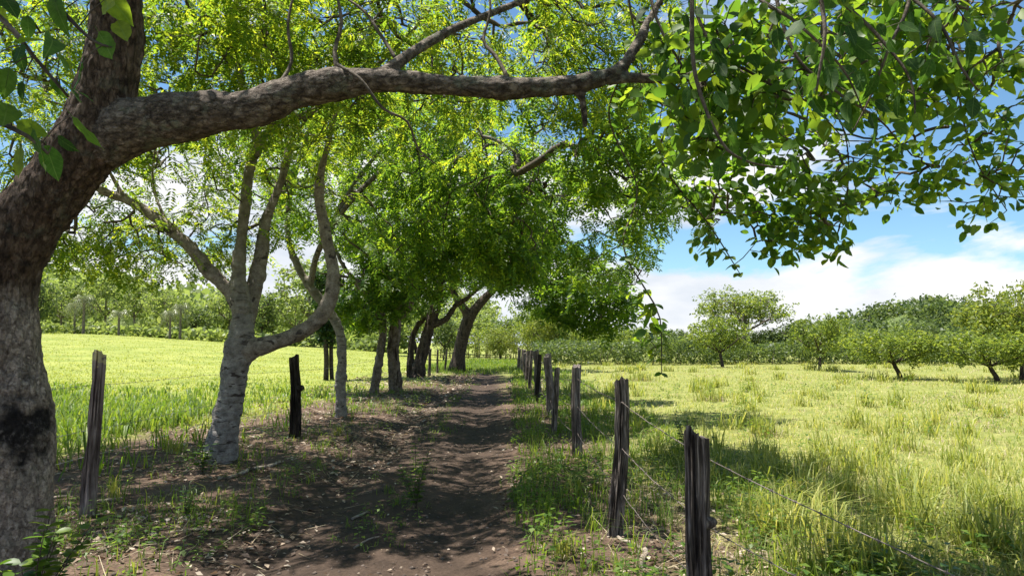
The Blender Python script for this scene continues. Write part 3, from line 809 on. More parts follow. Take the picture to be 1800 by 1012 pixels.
    shoot([(1180, -140, 2.6), (1240, 60, 2.5), (1340, 140, 2.4), (1420, 180, 2.4), (1480, 240, 2.4)], 30)
    shoot([(1120, -160, 2.8), (1150, 20, 2.7), (1200, 120, 2.6), (1235, 210, 2.6), (1240, 270, 2.6)], 22)
    shoot([(1330, -150, 2.4), (1390, 80, 2.3), (1470, 160, 2.25), (1545, 210, 2.2), (1580, 250, 2.2)], 24)
    shoot([(1420, -160, 2.0), (1440, -20, 1.9), (1450, 60, 1.85), (1440, 130, 1.85), (1435, 160, 1.85)], 24)
    shoot([(1560, -160, 2.3), (1600, -20, 2.2), (1560, 90, 2.15), (1530, 170, 2.15), (1500, 230, 2.15)], 26)
    shoot([(-160, -60, 1.5), (-60, -10, 1.45), (10, 40, 1.42), (60, 100, 1.4), (120, 170, 1.4)], 18, .006, .78)
    shoot([(-190, 120, 1.5), (-80, 170, 1.45), (-10, 210, 1.42), (50, 240, 1.4), (85, 270, 1.4)], 16, .006, .8)
    shoot([(-60, -140, 1.6), (40, -50, 1.55), (110, 20, 1.5), (160, 70, 1.5), (200, 85, 1.5)], 10, .005, .85)
    if sub:
        geo = Geo()
        for s_ in sub:
            for vv, qq in zip(s_.v, s_.q): geo.add(vv, qq - 0)
        o = obj('petioles', geo.mesh('petioles', True, base), M['twig'], root); o['kind'] = 'stuff'
build_big_tree()

# ------------------------------------------------------------------ trees along the fence
def row_tree(name, label, limbs, targets, kind, leafmat, barkmat, limbmat, rt, step, per, maxc, seed, voxel=None, minz=1.8, droop=.3, hor=.9, spread=.06, scale=(.75, 1.2), rough=1.0, thin=0.0, limb_labels=()):
    b0 = limbs[0][0]
    base = np.array([b0[0], b0[1], gz(b0[0], b0[1])])
    root = empty(name, base); tag(root, label, 'tree')
    if voxel:
        V, nr, F, F3 = remesh_wood(name, limbs, voxel, 4, 14)
        who = owner(V, limbs)
        R = np.array([l[:, 3].max() for l in limbs])[who]
        d = (fbm(V * [4, 4, 3], 3, seed) - .5) * .16 * R + (fbm(V * 7, 3, seed + 9) - .5) * .022 * np.minimum(R / .15, 1.3) + .02 * sstep(.64, .74, fbm(V * 4.3, 2, seed + 12)) * np.minimum(R / .15, 1) + (fbm(V * [9, 9, 26], 3, seed + 3) - .5) * .035 * np.minimum(R / .2, 1)
        if rough > 1: d = d - np.abs(fbm(V * [9, 9, .9], 2, seed + 7) - .5) * .22 * rough * R / .3
        V = V + nr * d[:, None]
        for i, v, f, u in split_parts(V, F, who, len(limbs)):
            if v is not None:
                o = obj('trunk' if i == 0 else 'branch', mesh_np('limb', v - base, f, None, True), barkmat if i == 0 or limbmat is None else limbmat, root)
    else:
        for i, l in enumerate(limbs):
            geo = Geo(); k = 12
            tube(geo, l[:, :3], l[:, 3], k, wob=1 + .25 * (vnoise(np.stack(np.meshgrid(np.arange(k) * 1.3, np.arange(len(l)) * .35), -1) + seed * 7.7, seed) - .5))
            obj('trunk' if i == 0 else 'branch', geo.mesh('limb', True, base), barkmat if i == 0 or limbmat is None else limbmat, root)
    pos, dv, cnt, rad, rmx, ch, nm = grow(limbs, np.concatenate(targets), rt, step, minz, seed=seed)
    tw = obj('twigs', twig_mesh('twigs', pos, rad, rmx, ch, nm, base, thin), M['twig'], root); tw['kind'] = 'stuff'
    geo = Geo(); leaves_on(geo, kind, pos, dv, cnt, nm, per, maxc, seed, droop, hor, spread, scale)
    obj('crown', geo.mesh('crown', False, base), leafmat, root)
    return root

# pale-barked tree in the fence line
b2 = [pxpath([(382, 835, 9.3, .25), (388, 800, 9.3, .215), (400, 730, 9.3, .18), (412, 660, 9.3, .17), (424, 605, 9.3, .178), (426, 560, 9.3, .14), (418, 500, 9.3, .11), (422, 440, 9.3, .082), (430, 360, 9.35, .075), (440, 290, 9.4, .07), (452, 250, 9.4, .066), (430, 160, 9.2, .055), (408, 80, 9.0, .05), (398, -40, 8.8, .04), (390, -180, 8.7, .03)], .12),
      pxpath([(425, 545, 9.3, .12), (404, 515, 9.3, .095), (370, 480, 9.25, .085), (330, 430, 9.2, .08), (270, 380, 9.15, .075), (215, 350, 9.1, .06), (170, 330, 9.0, .05), (60, 250, 8.9, .035), (-60, 160, 8.8, .02)], .12),
      pxpath([(420, 625, 9.3, .13), (450, 611, 9.3, .125), (490, 598, 9.25, .105), (530, 582, 9.2, .10), (562, 560, 9.2, .10), (583, 520, 9.2, .10), (586, 470, 9.2, .088), (572, 410, 9.2, .075), (560, 340, 9.2, .06), (575, 260, 9.1, .045), (600, 160, 9.0, .035), (640, 40, 8.8, .025)], .12),
      pxpath([(428, 580, 9.35, .12), (446, 510, 9.5, .115), (462, 440, 9.6, .095), (470, 380, 9.7, .07), (500, 300, 9.9, .05), (520, 180, 10.1, .035), (510, 40, 10.2, .025)], .12),
      pxpath([(442, 285, 9.4, .06), (462, 245, 9.35, .06), (490, 222, 9.3, .055), (535, 202, 9.2, .045), (620, 150, 9.0, .035), (720, 60, 8.8, .025), (800, -40, 8.6, .015)], .12),
      pxpath([(225, 352, 9.1, .035), (208, 330, 9.1, .03), (190, 295, 9.1, .026), (150, 220, 9.0, .02), (120, 100, 8.9, .012)], .12),
      pxpath([(300, 405, 9.18, .03), (270, 330, 9.3, .022), (275, 250, 9.4, .015), (300, 150, 9.5, .01)], .12)]
t2 = [blob((-4.2, 9.3, 5.6), (4.8, 3.8, 2.1), 900, 21, .46), blob(PX(240, 420, 10.0), (2.2, 1.5, .6), 260, 22, .4), blob(PX(150, 250, 9), (1.9, 1.6, 1.3), 260, 23, .4),
      blob(PX(620, 40, 7.8), (2.8, 1.8, 1.3), 420, 24, .42), blob(PX(950, 40, 8.2), (2.0, 1.8, 1.2), 320, 25, .42), blob(PX(330, 60, 7.5), (2.2, 1.6, 1.1), 280, 26, .42)]
row_tree('pale_barked_tree', 'pale grey barked tree forking low with a curved limb, in the fence line', b2, t2, 'pinnate', M['pinnate'], M['bark_pale'], M['bark_limb'], .0046, .2, 2, 5, 31, voxel=.022, droop=.35)

b3 = [pxpath([(600, 745, 15, .15), (600, 725, 15, .125), (599, 680, 15, .11), (602, 640, 15, .105), (601, 600, 15, .105), (590, 565, 15, .105), (570, 535, 15, .10), (545, 505, 15, .09), (520, 460, 15, .075), (505, 400, 15, .06), (520, 300, 15, .05), (560, 180, 14.5, .04), (600, 60, 14, .03)], .2),
      pxpath([(545, 503, 15, .07), (560, 440, 14.8, .065), (620, 350, 14.3, .06), (700, 280, 13.8, .05), (790, 240, 13.2, .045), (880, 250, 12.8, .035), (950, 320, 12.8, .02)], .2),
      pxpath([(560, 440, 14.8, .06), (640, 300, 14.8, .05), (760, 180, 15, .045), (900, 150, 15, .04), (1020, 220, 15, .03), (1110, 330, 15, .02), (1160, 430, 15, .01)], .2)]
t3 = [blob((-2.8, 14.5, 6.0), (4.4, 3.2, 2.6), 620, 41, .43), blob(PX(850, 350, 12.8), (1.7, 1.3, 1.5), 270, 42, .40), blob(PX(900, 440, 12.6), (.7, .8, .6), 60, 43, .3),
      blob(PX(1080, 370, 15), (2.1, 1.6, 1.7), 300, 44, .44), blob(PX(740, 420, 13.5), (1.2, 1, 1.1), 110, 45, .4), blob(PX(1040, 120, 9.6), (1.2, 1.3, 1.3), 150, 46, .45), blob(PX(1095, 280, 10.2), (1.0, 1.0, 1.3), 130, 47, .45)]
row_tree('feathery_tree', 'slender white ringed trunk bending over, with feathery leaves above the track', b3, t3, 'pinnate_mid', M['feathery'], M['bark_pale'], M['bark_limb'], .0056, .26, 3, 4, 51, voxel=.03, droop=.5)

b4 = [pxpath([(698, 705, 23, .30), (696, 680, 23, .25), (692, 630, 23, .225), (694, 585, 23, .215), (700, 540, 23, .19), (706, 480, 23, .18), (700, 400, 23, .15), (690, 300, 23, .12), (700, 180, 23, .09), (720, 60, 23, .06)], .25),
      pxpath([(656, 705, 22.4, .20), (659, 680, 22.4, .165), (665, 640, 22.4, .15), (671, 600, 22.5, .145), (672, 570, 22.6, .145), (660, 530, 22.6, .14), (620, 490, 22.6, .11), (590, 440, 22.6, .08), (560, 360, 22.6, .06)], .25),
      pxpath([(695, 560, 23, .18), (718, 540, 23, .15), (730, 490, 23, .13), (760, 430, 23, .11), (820, 380, 22.5, .09), (900, 400, 21.5, .07), (980, 440, 20.5, .05), (1050, 500, 19.5, .03)], .25),
      pxpath([(676, 575, 22.6, .10), (655, 545, 22.4, .09), (640, 500, 22.3, .085), (600, 485, 22, .06), (560, 480, 21.5, .04)], .25)]
t4 = [blob((-3.6, 22.5, 7.2), (4.6, 3.6, 3.6), 520, 61, .44), blob(PX(1040, 520, 19), (1.5, 1.4, 1.1), 150, 62, .36), blob(PX(680, 470, 22), (1.9, 1.3, 1.3), 130, 63, .42), blob(PX(900, 400, 20.5), (2.2, 1.8, 1.7), 180, 64, .42), blob(PX(640, 530, 22), (1.4, 1.2, .8), 70, 65, .38)]
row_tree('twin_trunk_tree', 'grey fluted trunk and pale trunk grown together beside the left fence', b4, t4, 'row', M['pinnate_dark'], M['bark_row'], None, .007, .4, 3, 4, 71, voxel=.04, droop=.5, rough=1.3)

b5 = [pxpath([(733, 668, 33, .42), (738, 640, 33, .32), (748, 600, 33, .30), (760, 555, 33, .28), (772, 510, 33, .26), (782, 460, 33, .22), (780, 400, 33, .18), (770, 300, 33, .12)], .3),
      pxpath([(722, 664, 33.6, .22), (722, 620, 33.6, .18), (728, 585, 33.6, .16), (745, 560, 33.4, .14), (762, 545, 33.2, .12)], .3),
      pxpath([(757, 575, 33, .16), (785, 560, 33, .16), (800, 538, 33, .15), (820, 525, 32.8, .12), (850, 500, 32.5, .10), (900, 470, 32, .07)], .3)]
t5 = [blob((-4.2, 33, 7.5), (4.6, 3.6, 3.8), 380, 81, .44), blob((-.5, 31, 5.6), (2.6, 2.6, 1.6), 120, 82, .42), blob(PX(690, 510, 32), (2.4, 1.5, 1.3), 130, 83, .42)]
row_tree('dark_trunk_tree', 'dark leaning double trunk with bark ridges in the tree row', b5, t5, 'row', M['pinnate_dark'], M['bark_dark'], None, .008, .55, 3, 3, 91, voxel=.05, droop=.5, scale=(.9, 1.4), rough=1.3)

b6 = [pxpath([(803, 656, 42, .55), (806, 630, 42, .42), (814, 590, 42, .38), (824, 560, 42, .37), (838, 540, 42, .28), (856, 520, 42, .24), (880, 500, 41.5, .18), (930, 470, 41, .12)], .35),
      pxpath([(824, 562, 42, .30), (818, 545, 42, .24), (800, 520, 42, .2), (790, 480, 42, .16), (800, 420, 42, .12)], .35)]
t6 = [blob((-2.4, 42, 7.8), (5.4, 4, 3.4), 380, 101, .44), blob(PX(970, 515, 40), (2.8, 2.0, 1.6), 130, 102, .42)]
row_tree('leaning_trunk_tree', 'smooth brown trunk leaning over the far end of the track', b6, t6, 'row', M['pinnate_dark'], M['bark_dark'], None, .010, .6, 3, 3, 111, droop=.4, scale=(1.0, 1.6))

b7 = [pxpath([(573, 672, 31, .13), (574, 640, 31, .11), (572, 600, 31, .10), (568, 560, 31, .09), (575, 520, 31, .08)], .3),
      pxpath([(584, 672, 31.2, .10), (582, 630, 31.2, .09), (584, 590, 31.2, .08), (600, 560, 31, .06), (640, 540, 31, .04)], .3)]
t7 = [blob(PX(572, 575, 31), (.5, .45, .85), 60, 121, .2), blob(PX(575, 510, 31), (.9, .8, 1.1), 70, 122, .35), blob(PX(620, 545, 31), (.9, .6, .5), 26, 123, .35)]
row_tree('ivy_clad_tree', 'small dark tree wrapped in ivy at the edge of the pasture', b7, t7, 'ivy', M['ivy'], M['bark_dark'], None, .006, .25, 3, 3, 131, minz=.9, droop=.6, scale=(1.0, 1.6))

# ------------------------------------------------------------------ posts and wire
POST_TOPS = {}
def post(name, label, x, y, h, r, mat, seed, lean=(0, 0), fine=False, crook=1.0, square=0.0, group='fence posts along the track', flat=1.0, knob=None, patch=False):
    g = np.random.default_rng(seed)
    k, n = (40, 60) if fine else (14, 16)
    z0 = gz(x, y) - 0.25
    zz = np.linspace(0, 1, n); zc = zz * (h + .25)
    a = np.arange(k) * 2 * math.pi / k
    A, Zm = np.meshgrid(a, zc)
    rr = r * (1.08 - .14 * zz)[:, None] * (1 + 0 * A)
    if square: rr = rr * (1 / np.maximum(np.abs(np.cos(A + .5)), np.abs(np.sin(A + .5)))) ** square * .9
    cp = np.stack([np.cos(A) * 1.6, np.sin(A) * 1.6, Zm * 1.3], -1) + seed * 9.1
    rr = rr * (1 + .5 * (fbm(cp, 3, seed) - .5))
    if fine:
        gr = np.abs(fbm(np.stack([np.cos(A) * 5, np.sin(A) * 5, Zm * .7], -1) + seed, 3, seed + 1) - .5) * 2
        rr = rr - r * .42 * (1 - sstep(0, .22, gr)) - r * .10 * (fbm(np.stack([np.cos(A) * 11, np.sin(A) * 11, Zm * 1.6], -1), 2, seed + 2) - .5)
    bend = .5 * r * np.sin(zc * 2.1 + seed) + .9 * r * (fbm(np.stack([zc * 1.6, 0 * zc + seed], -1), 3, seed) - .5)
    bend = bend * crook
    cx = bend + lean[0] * zc; cy = .35 * r * np.cos(zc * 1.7 + seed * 2) + lean[1] * zc
    V = np.stack([cx[:, None] + np.cos(A) * rr, cy[:, None] + np.sin(A) * rr * flat, Zm - .25], -1)
    V[-1, :, 2] += r * 1.1 * (fbm(np.stack([np.cos(a) * 2, np.sin(a) * 2, 0 * a], -1) + seed, 2, seed) - .5) + r * .4 * np.cos(a - seed)
    geo = Geo(); i = np.arange(n - 1)[:, None] * k; j = np.arange(k)[None]; j2 = (j + 1) % k
    q = np.stack([i + j, i + j2, i + k + j2, i + k + j], -1).reshape(-1, 4)
    W = V.reshape(-1, 3); e = (n - 1) * k
    # end grain: an inner ring and a centre
    c = V[-1].mean(0); inner = c + (V[-1] - c) * .55 + [0, 0, -.006]; W = np.concatenate([W, inner, [c + [0, 0, .004]]])
    jj = np.arange(k); i0 = n * k
    q = np.concatenate([q, np.stack([e + jj, e + (jj + 1) % k, i0 + (jj + 1) % k, i0 + jj], -1)])
    t = np.stack([np.full(k, i0 + k), i0 + jj, i0 + (jj + 1) % k], -1)
    geo.add(W, q, t)
    if knob:
        kz, ka, kr = knob
        ii = int(kz / (h + .25) * n); c0 = np.array([cx[ii], cy[ii], zc[ii] - .25]); dr = np.array([math.cos(ka), math.sin(ka) * .4, 0.1])
        kp = np.array([c0 + dr * r * .4, c0 + dr * r * 1.0, c0 + dr * (r + kr * .8), c0 + dr * (r + kr * 1.25)])
        tube(geo, kp, [kr * 1.4, kr * 1.15, kr * .9, kr * .45], 12)
    base = np.array([x, y, gz(x, y)])
    me = geo.mesh('fence_post', True); me.set_sharp_from_angle(angle=math.radians(50))
    o = obj(name, me, mat, None, base)
    tag(o, label, 'fence post', group)
    POST_TOPS[len(POST_TOPS)] = (base, lean, r, h)
    return o

def gp(px, py):                      # a spot on level ground
    d = FPX * EYE / (py - 606)
    return (px - 900) / FPX * d, d
R_posts = []
far_label = 'thin weathered post in the dense far stretch of the fence'
def rpost(label, x, y, h, r, mat, seed, **k): post('fence_post', label, x, y, h, r, M[mat], seed, **k); R_posts.append((x, y, h))
rpost('short charred post with a knot on its side, wire running off across the meadow corner', .955, 3.45, 1.10, .061, 'post_dark', 3, lean=(-.035, 0), fine=True, knob=(.92, 0.0, .026))
rpost('thick dark splintered post with pale lower side beside a fallen stick', .835, 5.75, 1.25, .062, 'post_dark', 5, lean=(.03, 0), fine=True)
rpost('slanting grey post with smooth pale face', .85, 9.6, 1.25, .064, 'post_grey', 8, lean=(.05, 0), fine=True)
rpost('thin dark crooked post next to the slanting grey one', .74, 12.3, 1.12, .05, 'post_dark', 11, lean=(.03, 0))
rpost('broad flat grey plank post', .78, 15.2, 1.30, .088, 'post_grey', 13, square=.6, lean=(.012, 0))
rpost('narrow black stake close behind the broad grey plank post', .70, 19.0, 1.28, .06, 'post_black', 17, lean=(.02, 0))
rpost('thick grey post behind the narrow black stake', .72, 21.0, 1.36, .10, 'post_grey', 19)
rpost('slim dark post between the thick grey post and the far posts', .66, 25.0, 1.34, .065, 'post_dark', 23, lean=(.02, 0))
yy = 28.0
for i in range(9):
    rpost(far_label, .62 - .02 * i + random.uniform(-.06, .06), yy, random.uniform(1.15, 1.4), random.uniform(.06, .1), random.choice(['post_grey', 'post_dark', 'post_grey']), 30 + i, lean=(random.uniform(-.03, .05), 0))
    yy += 2.4 + .25 * i
post('fence_post', 'sawn square brown post with yellow lichen at its top', -3.86, 6.47, 1.48, .060, M['post_brown'], 61, lean=(.004, 0), crook=.15, fine=True, square=.75)
post('fence_post', 'black burnt post with a bare bulge on its side', -3.69, 11.75, 1.36, .085, M['post_black'], 63, lean=(.01, 0), fine=True, knob=(1.05, -.2, .05))
post('fence_post', 'slender dark post between the dark trunks and the leaning trunk', -4.1, 34.5, 1.35, .07, M['post_dark'], 65, lean=(.05, 0))
post('fence_post', 'slender dark post between the dark trunks and the leaning trunk', -4.0, 37.5, 1.3, .055, M['post_dark'], 66)
post('fence_post', 'slender dark post between the dark trunks and the leaning trunk', -3.8, 40.0, 1.3, .06, M['post_dark'], 67)

def wire(label, pts, mat, sag=.02, r=.0022, barb=.13, seed=0):
    g = np.random.default_rng(seed)
    P = []
    for a, b in zip(pts[:-1], pts[1:]):
        a, b = np.array(a, float), np.array(b, float); m = max(6, int(np.linalg.norm(b - a) / .12)); t = np.arange(m)[:, None] / m
        P.append(a + (b - a) * t - np.array([0, 0, sag]) * 4 * t * (1 - t) + g.normal(size=(m, 3)) * .0015)
    P.append(np.array([pts[-1]], float)); P = np.concatenate(P)
    geo = Geo(); tube(geo, P, np.full(len(P), r), 5)
    if barb:
        L_ = np.concatenate([[0], np.cumsum(np.linalg.norm(np.diff(P, axis=0), axis=1))])
        for s in np.arange(.1, min(L_[-1], 26), barb):
            c = np.array([np.interp(s, L_, P[:, i]) for i in range(3)])
            i = min(np.searchsorted(L_, s), len(P) - 1); T = norm(P[i] - P[i - 1])
            tube(geo, np.array([c - T * .008, c + T * .008]), [r * 1.9, r * 1.9], 5)
            for _ in range(2):
                d = norm(np.cross(T, g.normal(size=3))); tube(geo, np.array([c - d * .014, c + d * .014]), [r * .6, r * .6], 3, False)
    o = obj('barbed_wire', geo.mesh('barbed_wire', True), mat)
    tag(o, label, 'wire', 'strands of the track fences')
for k, (zf, lab) in enumerate(((.86, 'top strand of barbed wire on the posts beside the meadow'), (.56, 'middle strand of barbed wire on the posts beside the meadow'), (.27, 'lowest strand of barbed wire on the posts beside the meadow'))):
    pts = [(2.1, 1.2, .62 * (zf + .14)), (1.02, 3.4, gz(.955, 3.45) + 1.1 * zf)]
    pts += [(x + .06 * (1 if i % 2 else .7), y - .05, gz(x, y) + h * zf) for i, (x, y, h) in enumerate(R_posts[1:14], 1)]
    wire(lab, pts, M['wire'], .02 + .012 * k, .0025, .13 if k < 2 else 0.16, k)
for k, (zf, lab) in enumerate(((.80, 'top strand of wire on the square brown post beside the pasture'), (.52, 'middle strand of wire on the square brown post beside the pasture'), (.36, 'lowest strand of wire on the square brown post beside the pasture'))):
    pts = [(-4.3, 2.0, 1.45 * zf), (-3.92, 6.42, gz(-3.86, 6.47) + 1.48 * zf), (-4.14, 9.35, 1.5 * zf), (-3.76, 11.7, 1.45 * zf), (-3.80, 15.0, 1.4 * zf), (-4.45, 22.6, 1.4 * zf), (-4.9, 33, 1.4 * zf)]
    wire(lab, pts, M['wire_bright'], .012, .0018, .14, 10 + k)

# ------------------------------------------------------------------ far trees
def far_tree(name, h, cw, ch, trunk_h, lean, leafmat, kind, nt_, per, seed, rt=.012, leafs=(0.8, 1.2), open_=0.44, barkmat='bark_dark', r=.10):
    """a prototype at the origin; copies are placed afterwards"""
    g = np.random.default_rng(seed)
    root = empty(name, (0, 0, 0))
    top = h - ch * .55
    tr = smooth_path([[0, 0, -.15, r * 1.3], [lean * .25, 0, trunk_h * .4, r], [lean * .8, .05, trunk_h, r * .85], [lean, 0, top, r * .45]], .25)
    limbs = [tr]
    for i in range(4):
        a = i * 1.57 + g.random(); q = tr[int(len(tr) * .55)]
        limbs.append(smooth_path([[*q[:3], r * .6], [q[0] + .22 * cw * math.cos(a), q[1] + .22 * cw * math.sin(a), q[2] + ch * .25, r * .4], [q[0] + .36 * cw * math.cos(a), q[1] + .36 * cw * math.sin(a), q[2] + ch * .45, r * .2]], .25))
    for i, l in enumerate(limbs):
        geo = Geo(); tube(geo, l[:, :3], l[:, 3], 8); obj('trunk' if i == 0 else 'branch', geo.mesh('limb', True), M[barkmat], root)
    t = blob((lean, 0, h - ch / 2), (cw / 2, cw / 2, ch / 2), nt_, seed, open_, 2.2 / max(cw, .1) * 1.6)
    pos, dv, cnt, rad, rmx, chn, nm = grow(limbs, t, rt, max(.25, cw / 12), trunk_h * .5, seed=seed)
    tw = obj('twigs', twig_mesh('twigs', pos, rad, rmx, chn, nm, (0, 0, 0), rt * 1.3), M[barkmat], root); tw['kind'] = 'stuff'
    geo = Geo(); leaves_on(geo, kind, pos, dv, cnt, nm, per, 4, seed, .1, .6, .12 * cw / 4, leafs)
    obj('crown', geo.mesh('crown'), leafmat, root)
    return root

def put(o, x, y, s, rz, label, cat='tree', group=None, sink=0.0, sz=None):
    o.location = (x, y, gz(x, y) - sink); v_ = 1 + .3 * math.sin(x * 12.9 + y * 7.7) if s < 1.3 and cat == 'tree' else 1; o.scale = (s * v_, s, sz or s * (1 + .18 * math.sin(x * 5.1 + y * 3.3))); o.rotation_euler = (0, 0, rz)
    tag(o, label, cat)
    if group: o['group'] = group
    return o

orch = far_tree('orchard_tree', 2.9, 4.2, 2.1, .85, .25, M['far'], 'clump', 150, 2, 201, .010, (.8, 1.3), .38)
orch2 = far_tree('orchard_tree', 3.1, 4.8, 2.2, .9, -.35, M['far'], 'clump', 170, 2, 202, .010, (.8, 1.3), .38)
OG = 'orchard trees in the meadow'
x, y = gp(1437, 655); put(orch, x, y, .98, .3, 'round orchard tree with short straight trunk in the meadow', group=OG)
x, y = gp(1578, 668); put(orch2, x, y, .88, .25, 'orchard tree with a slanting trunk and broad flat crown', group=OG)
x, y = gp(1748, 673); put(copy_tree(orch2), x, y, .86, .1, 'spreading orchard tree with slanting trunk beside the yellowish bushy tree', group=OG)
x, y = gp(1268, 646); put(copy_tree(orch), x, y, 1.2, 2.0, 'wide orchard tree standing below the tall airy tree', group=OG)
x, y = gp(1098, 636); put(copy_tree(orch2), x, y, 1.25, 3.6, 'orchard tree standing beyond the far fence posts', group=OG)
tall = far_tree('airy_tree', 6.6, 8.5, 3.3, 2.5, .5, M['far'], 'clump', 260, 2, 205, .016, (1.0, 1.7), .46, 'bark_row', .18)
x, y = gp(1335, 640); put(tall, x, y + 5, .98, .4, 'tall airy tree with open umbrella crown rising above the orchard', sz=.98)
yel = far_tree('bushy_tree', 4.6, 5.4, 4.0, .8, .2, M['far_yellow'], 'clump', 260, 2, 206, .012, (1.0, 1.5), .34)
put(yel, 22.3, 30.5, .82, .4, 'yellowish bushy tree at the meadow edge')
put(copy_tree(yel), 3.2, 62, .95, 2, 'yellow green tree standing behind the posts at the end of the track')
put(copy_tree(yel), -1.2, 72, .85, 4, 'yellow green tree closing the end of the track')
dark = far_tree('dense_tree', 4.4, 6.0, 3.6, .9, .2, M['wood_dark'], 'clump', 230, 2, 207, .012, (1.1, 1.8), .34)
woods = [far_tree('woodland_tree', 9.0, 9.5, 6.6, 2.4, .6, M['wood'], 'clump_far', 130, 1, 210, .03, (.8, 1.3), .36, 'bark_limb', .2),
         far_tree('woodland_tree', 11.0, 9.0, 7.5, 3.2, -.5, M['wood'], 'clump_far', 130, 1, 211, .03, (.8, 1.3), .4, 'bark_limb', .22),
         far_tree('woodland_tree', 8.0, 8.0, 6.4, 1.8, .3, M['wood_dark'], 'clump_far', 120, 1, 212, .03, (.8, 1.3), .36, 'bark_dark', .2)]
used = [False] * 3
def wood(k, x, y, s, rz, label, group, sz=None):
    o = woods[k] if not used[k] else copy_tree(woods[k]); used[k] = True
    return put(o, x, y, s, rz, label, 'tree', group, 0, sz)
# hedge of trees behind the orchard
HG = 'trees behind the orchard'
g = np.random.default_rng(91)
put(dark, 26, 62, 1.0, 0, 'dense dark tree in the belt behind the orchard', group=HG)
px_ = 1010
for i in range(27):
    d = g.uniform(58, 72); x = (px_ - 900) / FPX * d
    o = copy_tree([orch, dark, orch2, dark][i % 4]); s = g.uniform(.55, .78) if i % 2 else g.uniform(.68, .92)
    put(o, x, d, s, g.random() * 6.28, 'leafy tree in the belt behind the orchard' if i % 2 == 0 else 'dense dark tree in the belt behind the orchard', group=HG)
    px_ += g.uniform(22, 44)
# wood across the pasture
WG = 'wood across the pasture'
lab = ['light green tree at the edge of the wood across the pasture', 'tall light tree at the edge of the wood across the pasture', 'dark round tree at the edge of the wood across the pasture']
px_ = -120
i = 0
while px_ < 840:
    d = g.uniform(94, 128); x = (px_ - 900) / FPX * d
    k = int(g.choice([0, 1, 2, 0, 1])); wood(k, x, d, g.uniform(.65, 1.2), g.random() * 6.28, lab[k], WG)
    px_ += g.uniform(22, 58); i += 1
# low scrub in front of the wood, mid-right end of track
for px_, d, s in ((700, 80, .6), (745, 74, .55), (780, 70, .5), (880, 84, .6), (930, 90, .7), (985, 74, .7), (840, 92, .8)):
    wood(int(g.choice([0, 2])), (px_ - 900) / FPX * d, d, s, g.random() * 6, 'scrubby tree near the far end of the track', 'trees at the end of the track')

# hedges closing the fields
def hedge(label, x0, x1, y0, y1, hh, n, kind, mat, seed):
    g = np.random.default_rng(seed); x = g.uniform(x0, x1, n); y = g.uniform(y0, y1, n)
    top = hh * (.45 + 1.0 * fbm(P2_(x, y) * .22, 3, seed)); z = height(x, y) + top * g.random(n) ** .6
    geo = Geo(); a = g.random(n) * 6.28; tm = SPRAY[kind]
    for i in range(4):
        k = np.arange(n) % 4 == i
        place(geo, tm[i], np.stack([x, y, z], -1)[k], np.stack([np.cos(a), np.sin(a), 0 * a], -1)[k], np.tile([0, 0, 1.], (k.sum(), 1)), g.uniform(1.1, 2.0, k.sum()))
    root = empty('hedge', ((x0 + x1) / 2, y0, gz((x0 + x1) / 2, y0))); tag(root, label, 'hedge')
    o = obj('foliage', geo.mesh('foliage', False, root.location), mat, root)
    st = Geo()
    for i in range(70):
        q = np.array([x[i], y[i], height(x[i], y[i]) - .05]); tube(st, np.array([q, q + [g.normal() * .1, 0, hh * .4], q + [g.normal() * .3, 0, hh * .8]]), [.04, .03, .01], 4)
    o = obj('stems', st.mesh('stems', True, root.location), M['bark_limb'], root); o['kind'] = 'stuff'
P2_ = lambda x, y: np.stack([x, y], -1)
hedge('low dark scrubby hedge along the far side of the orchard meadow', 2, 60, 54, 60, 1.8, 4600, 'clump', M['wood_dark'], 3)
hedge('low bushy hedge at the foot of the wood across the pasture', -80, -14, 91, 95, 1.3, 500, 'clump_far', M['wood'], 4)

hedge('green brush closing off the far end of the track', -9, 5, 80, 85, 3.6, 700, 'clump', M['far'], 6)

# palms
def palm_proto():
    g = np.random.default_rng(5)
    root = empty('palm_tree', (0, 0, 0))
    geo = Geo(); p = smooth_path([[0, 0, -.1, .2], [.05, 0, 2, .17], [.1, 0, 4.2, .16]], .4); tube(geo, p[:, :3], p[:, 3], 8); obj('trunk', geo.mesh('trunk', True), M['bark_limb'], root)
    geo = Geo()
    for i in range(30):
        a = i * 2.4; el = g.uniform(-.5, 1.1); n = 9
        t = np.linspace(0, 1, n); L_ = g.uniform(2.2, 3.0)
        rad = L_ * (t * math.cos(el) * .9); zz = 4.2 + L_ * (t * math.sin(el) - 1.0 * t ** 2.2 * (.6 + .4 * math.cos(el)))
        C = np.stack([.1 + rad * math.cos(a), rad * math.sin(a), zz], -1); T = norm(np.gradient(C, axis=0)); S = norm(np.cross(T, [0, 0, 1.]))
        for s in (-1, 1):
            for k in range(1, n):
                w = .55 * math.sin(math.pi * min(1, .15 + .8 * t[k])); b = C[k]; e = b + s * S[k] * w * .8 + T[k] * .25 - np.array([0, 0, w * .75])
                geo.add([b - T[k] * .07, b + T[k] * .07, e], None, [[0, 1, 2]])
    obj('fronds', geo.mesh('fronds'), M['palm'], root)
    return root
pal = palm_proto(); first = True
for px_, d, s in ((148, 90, 1.0), (210, 89, .85), (300, 88, .8), (318, 90, .85), (132, 92, .8)):
    o = pal if first else copy_tree(pal); first = False
    put(o, (px_ - 900) / FPX * d, d, s, px_ * .7, 'pale palm tree with drooping fronds at the pasture edge', 'palm', 'palms at the pasture edge')

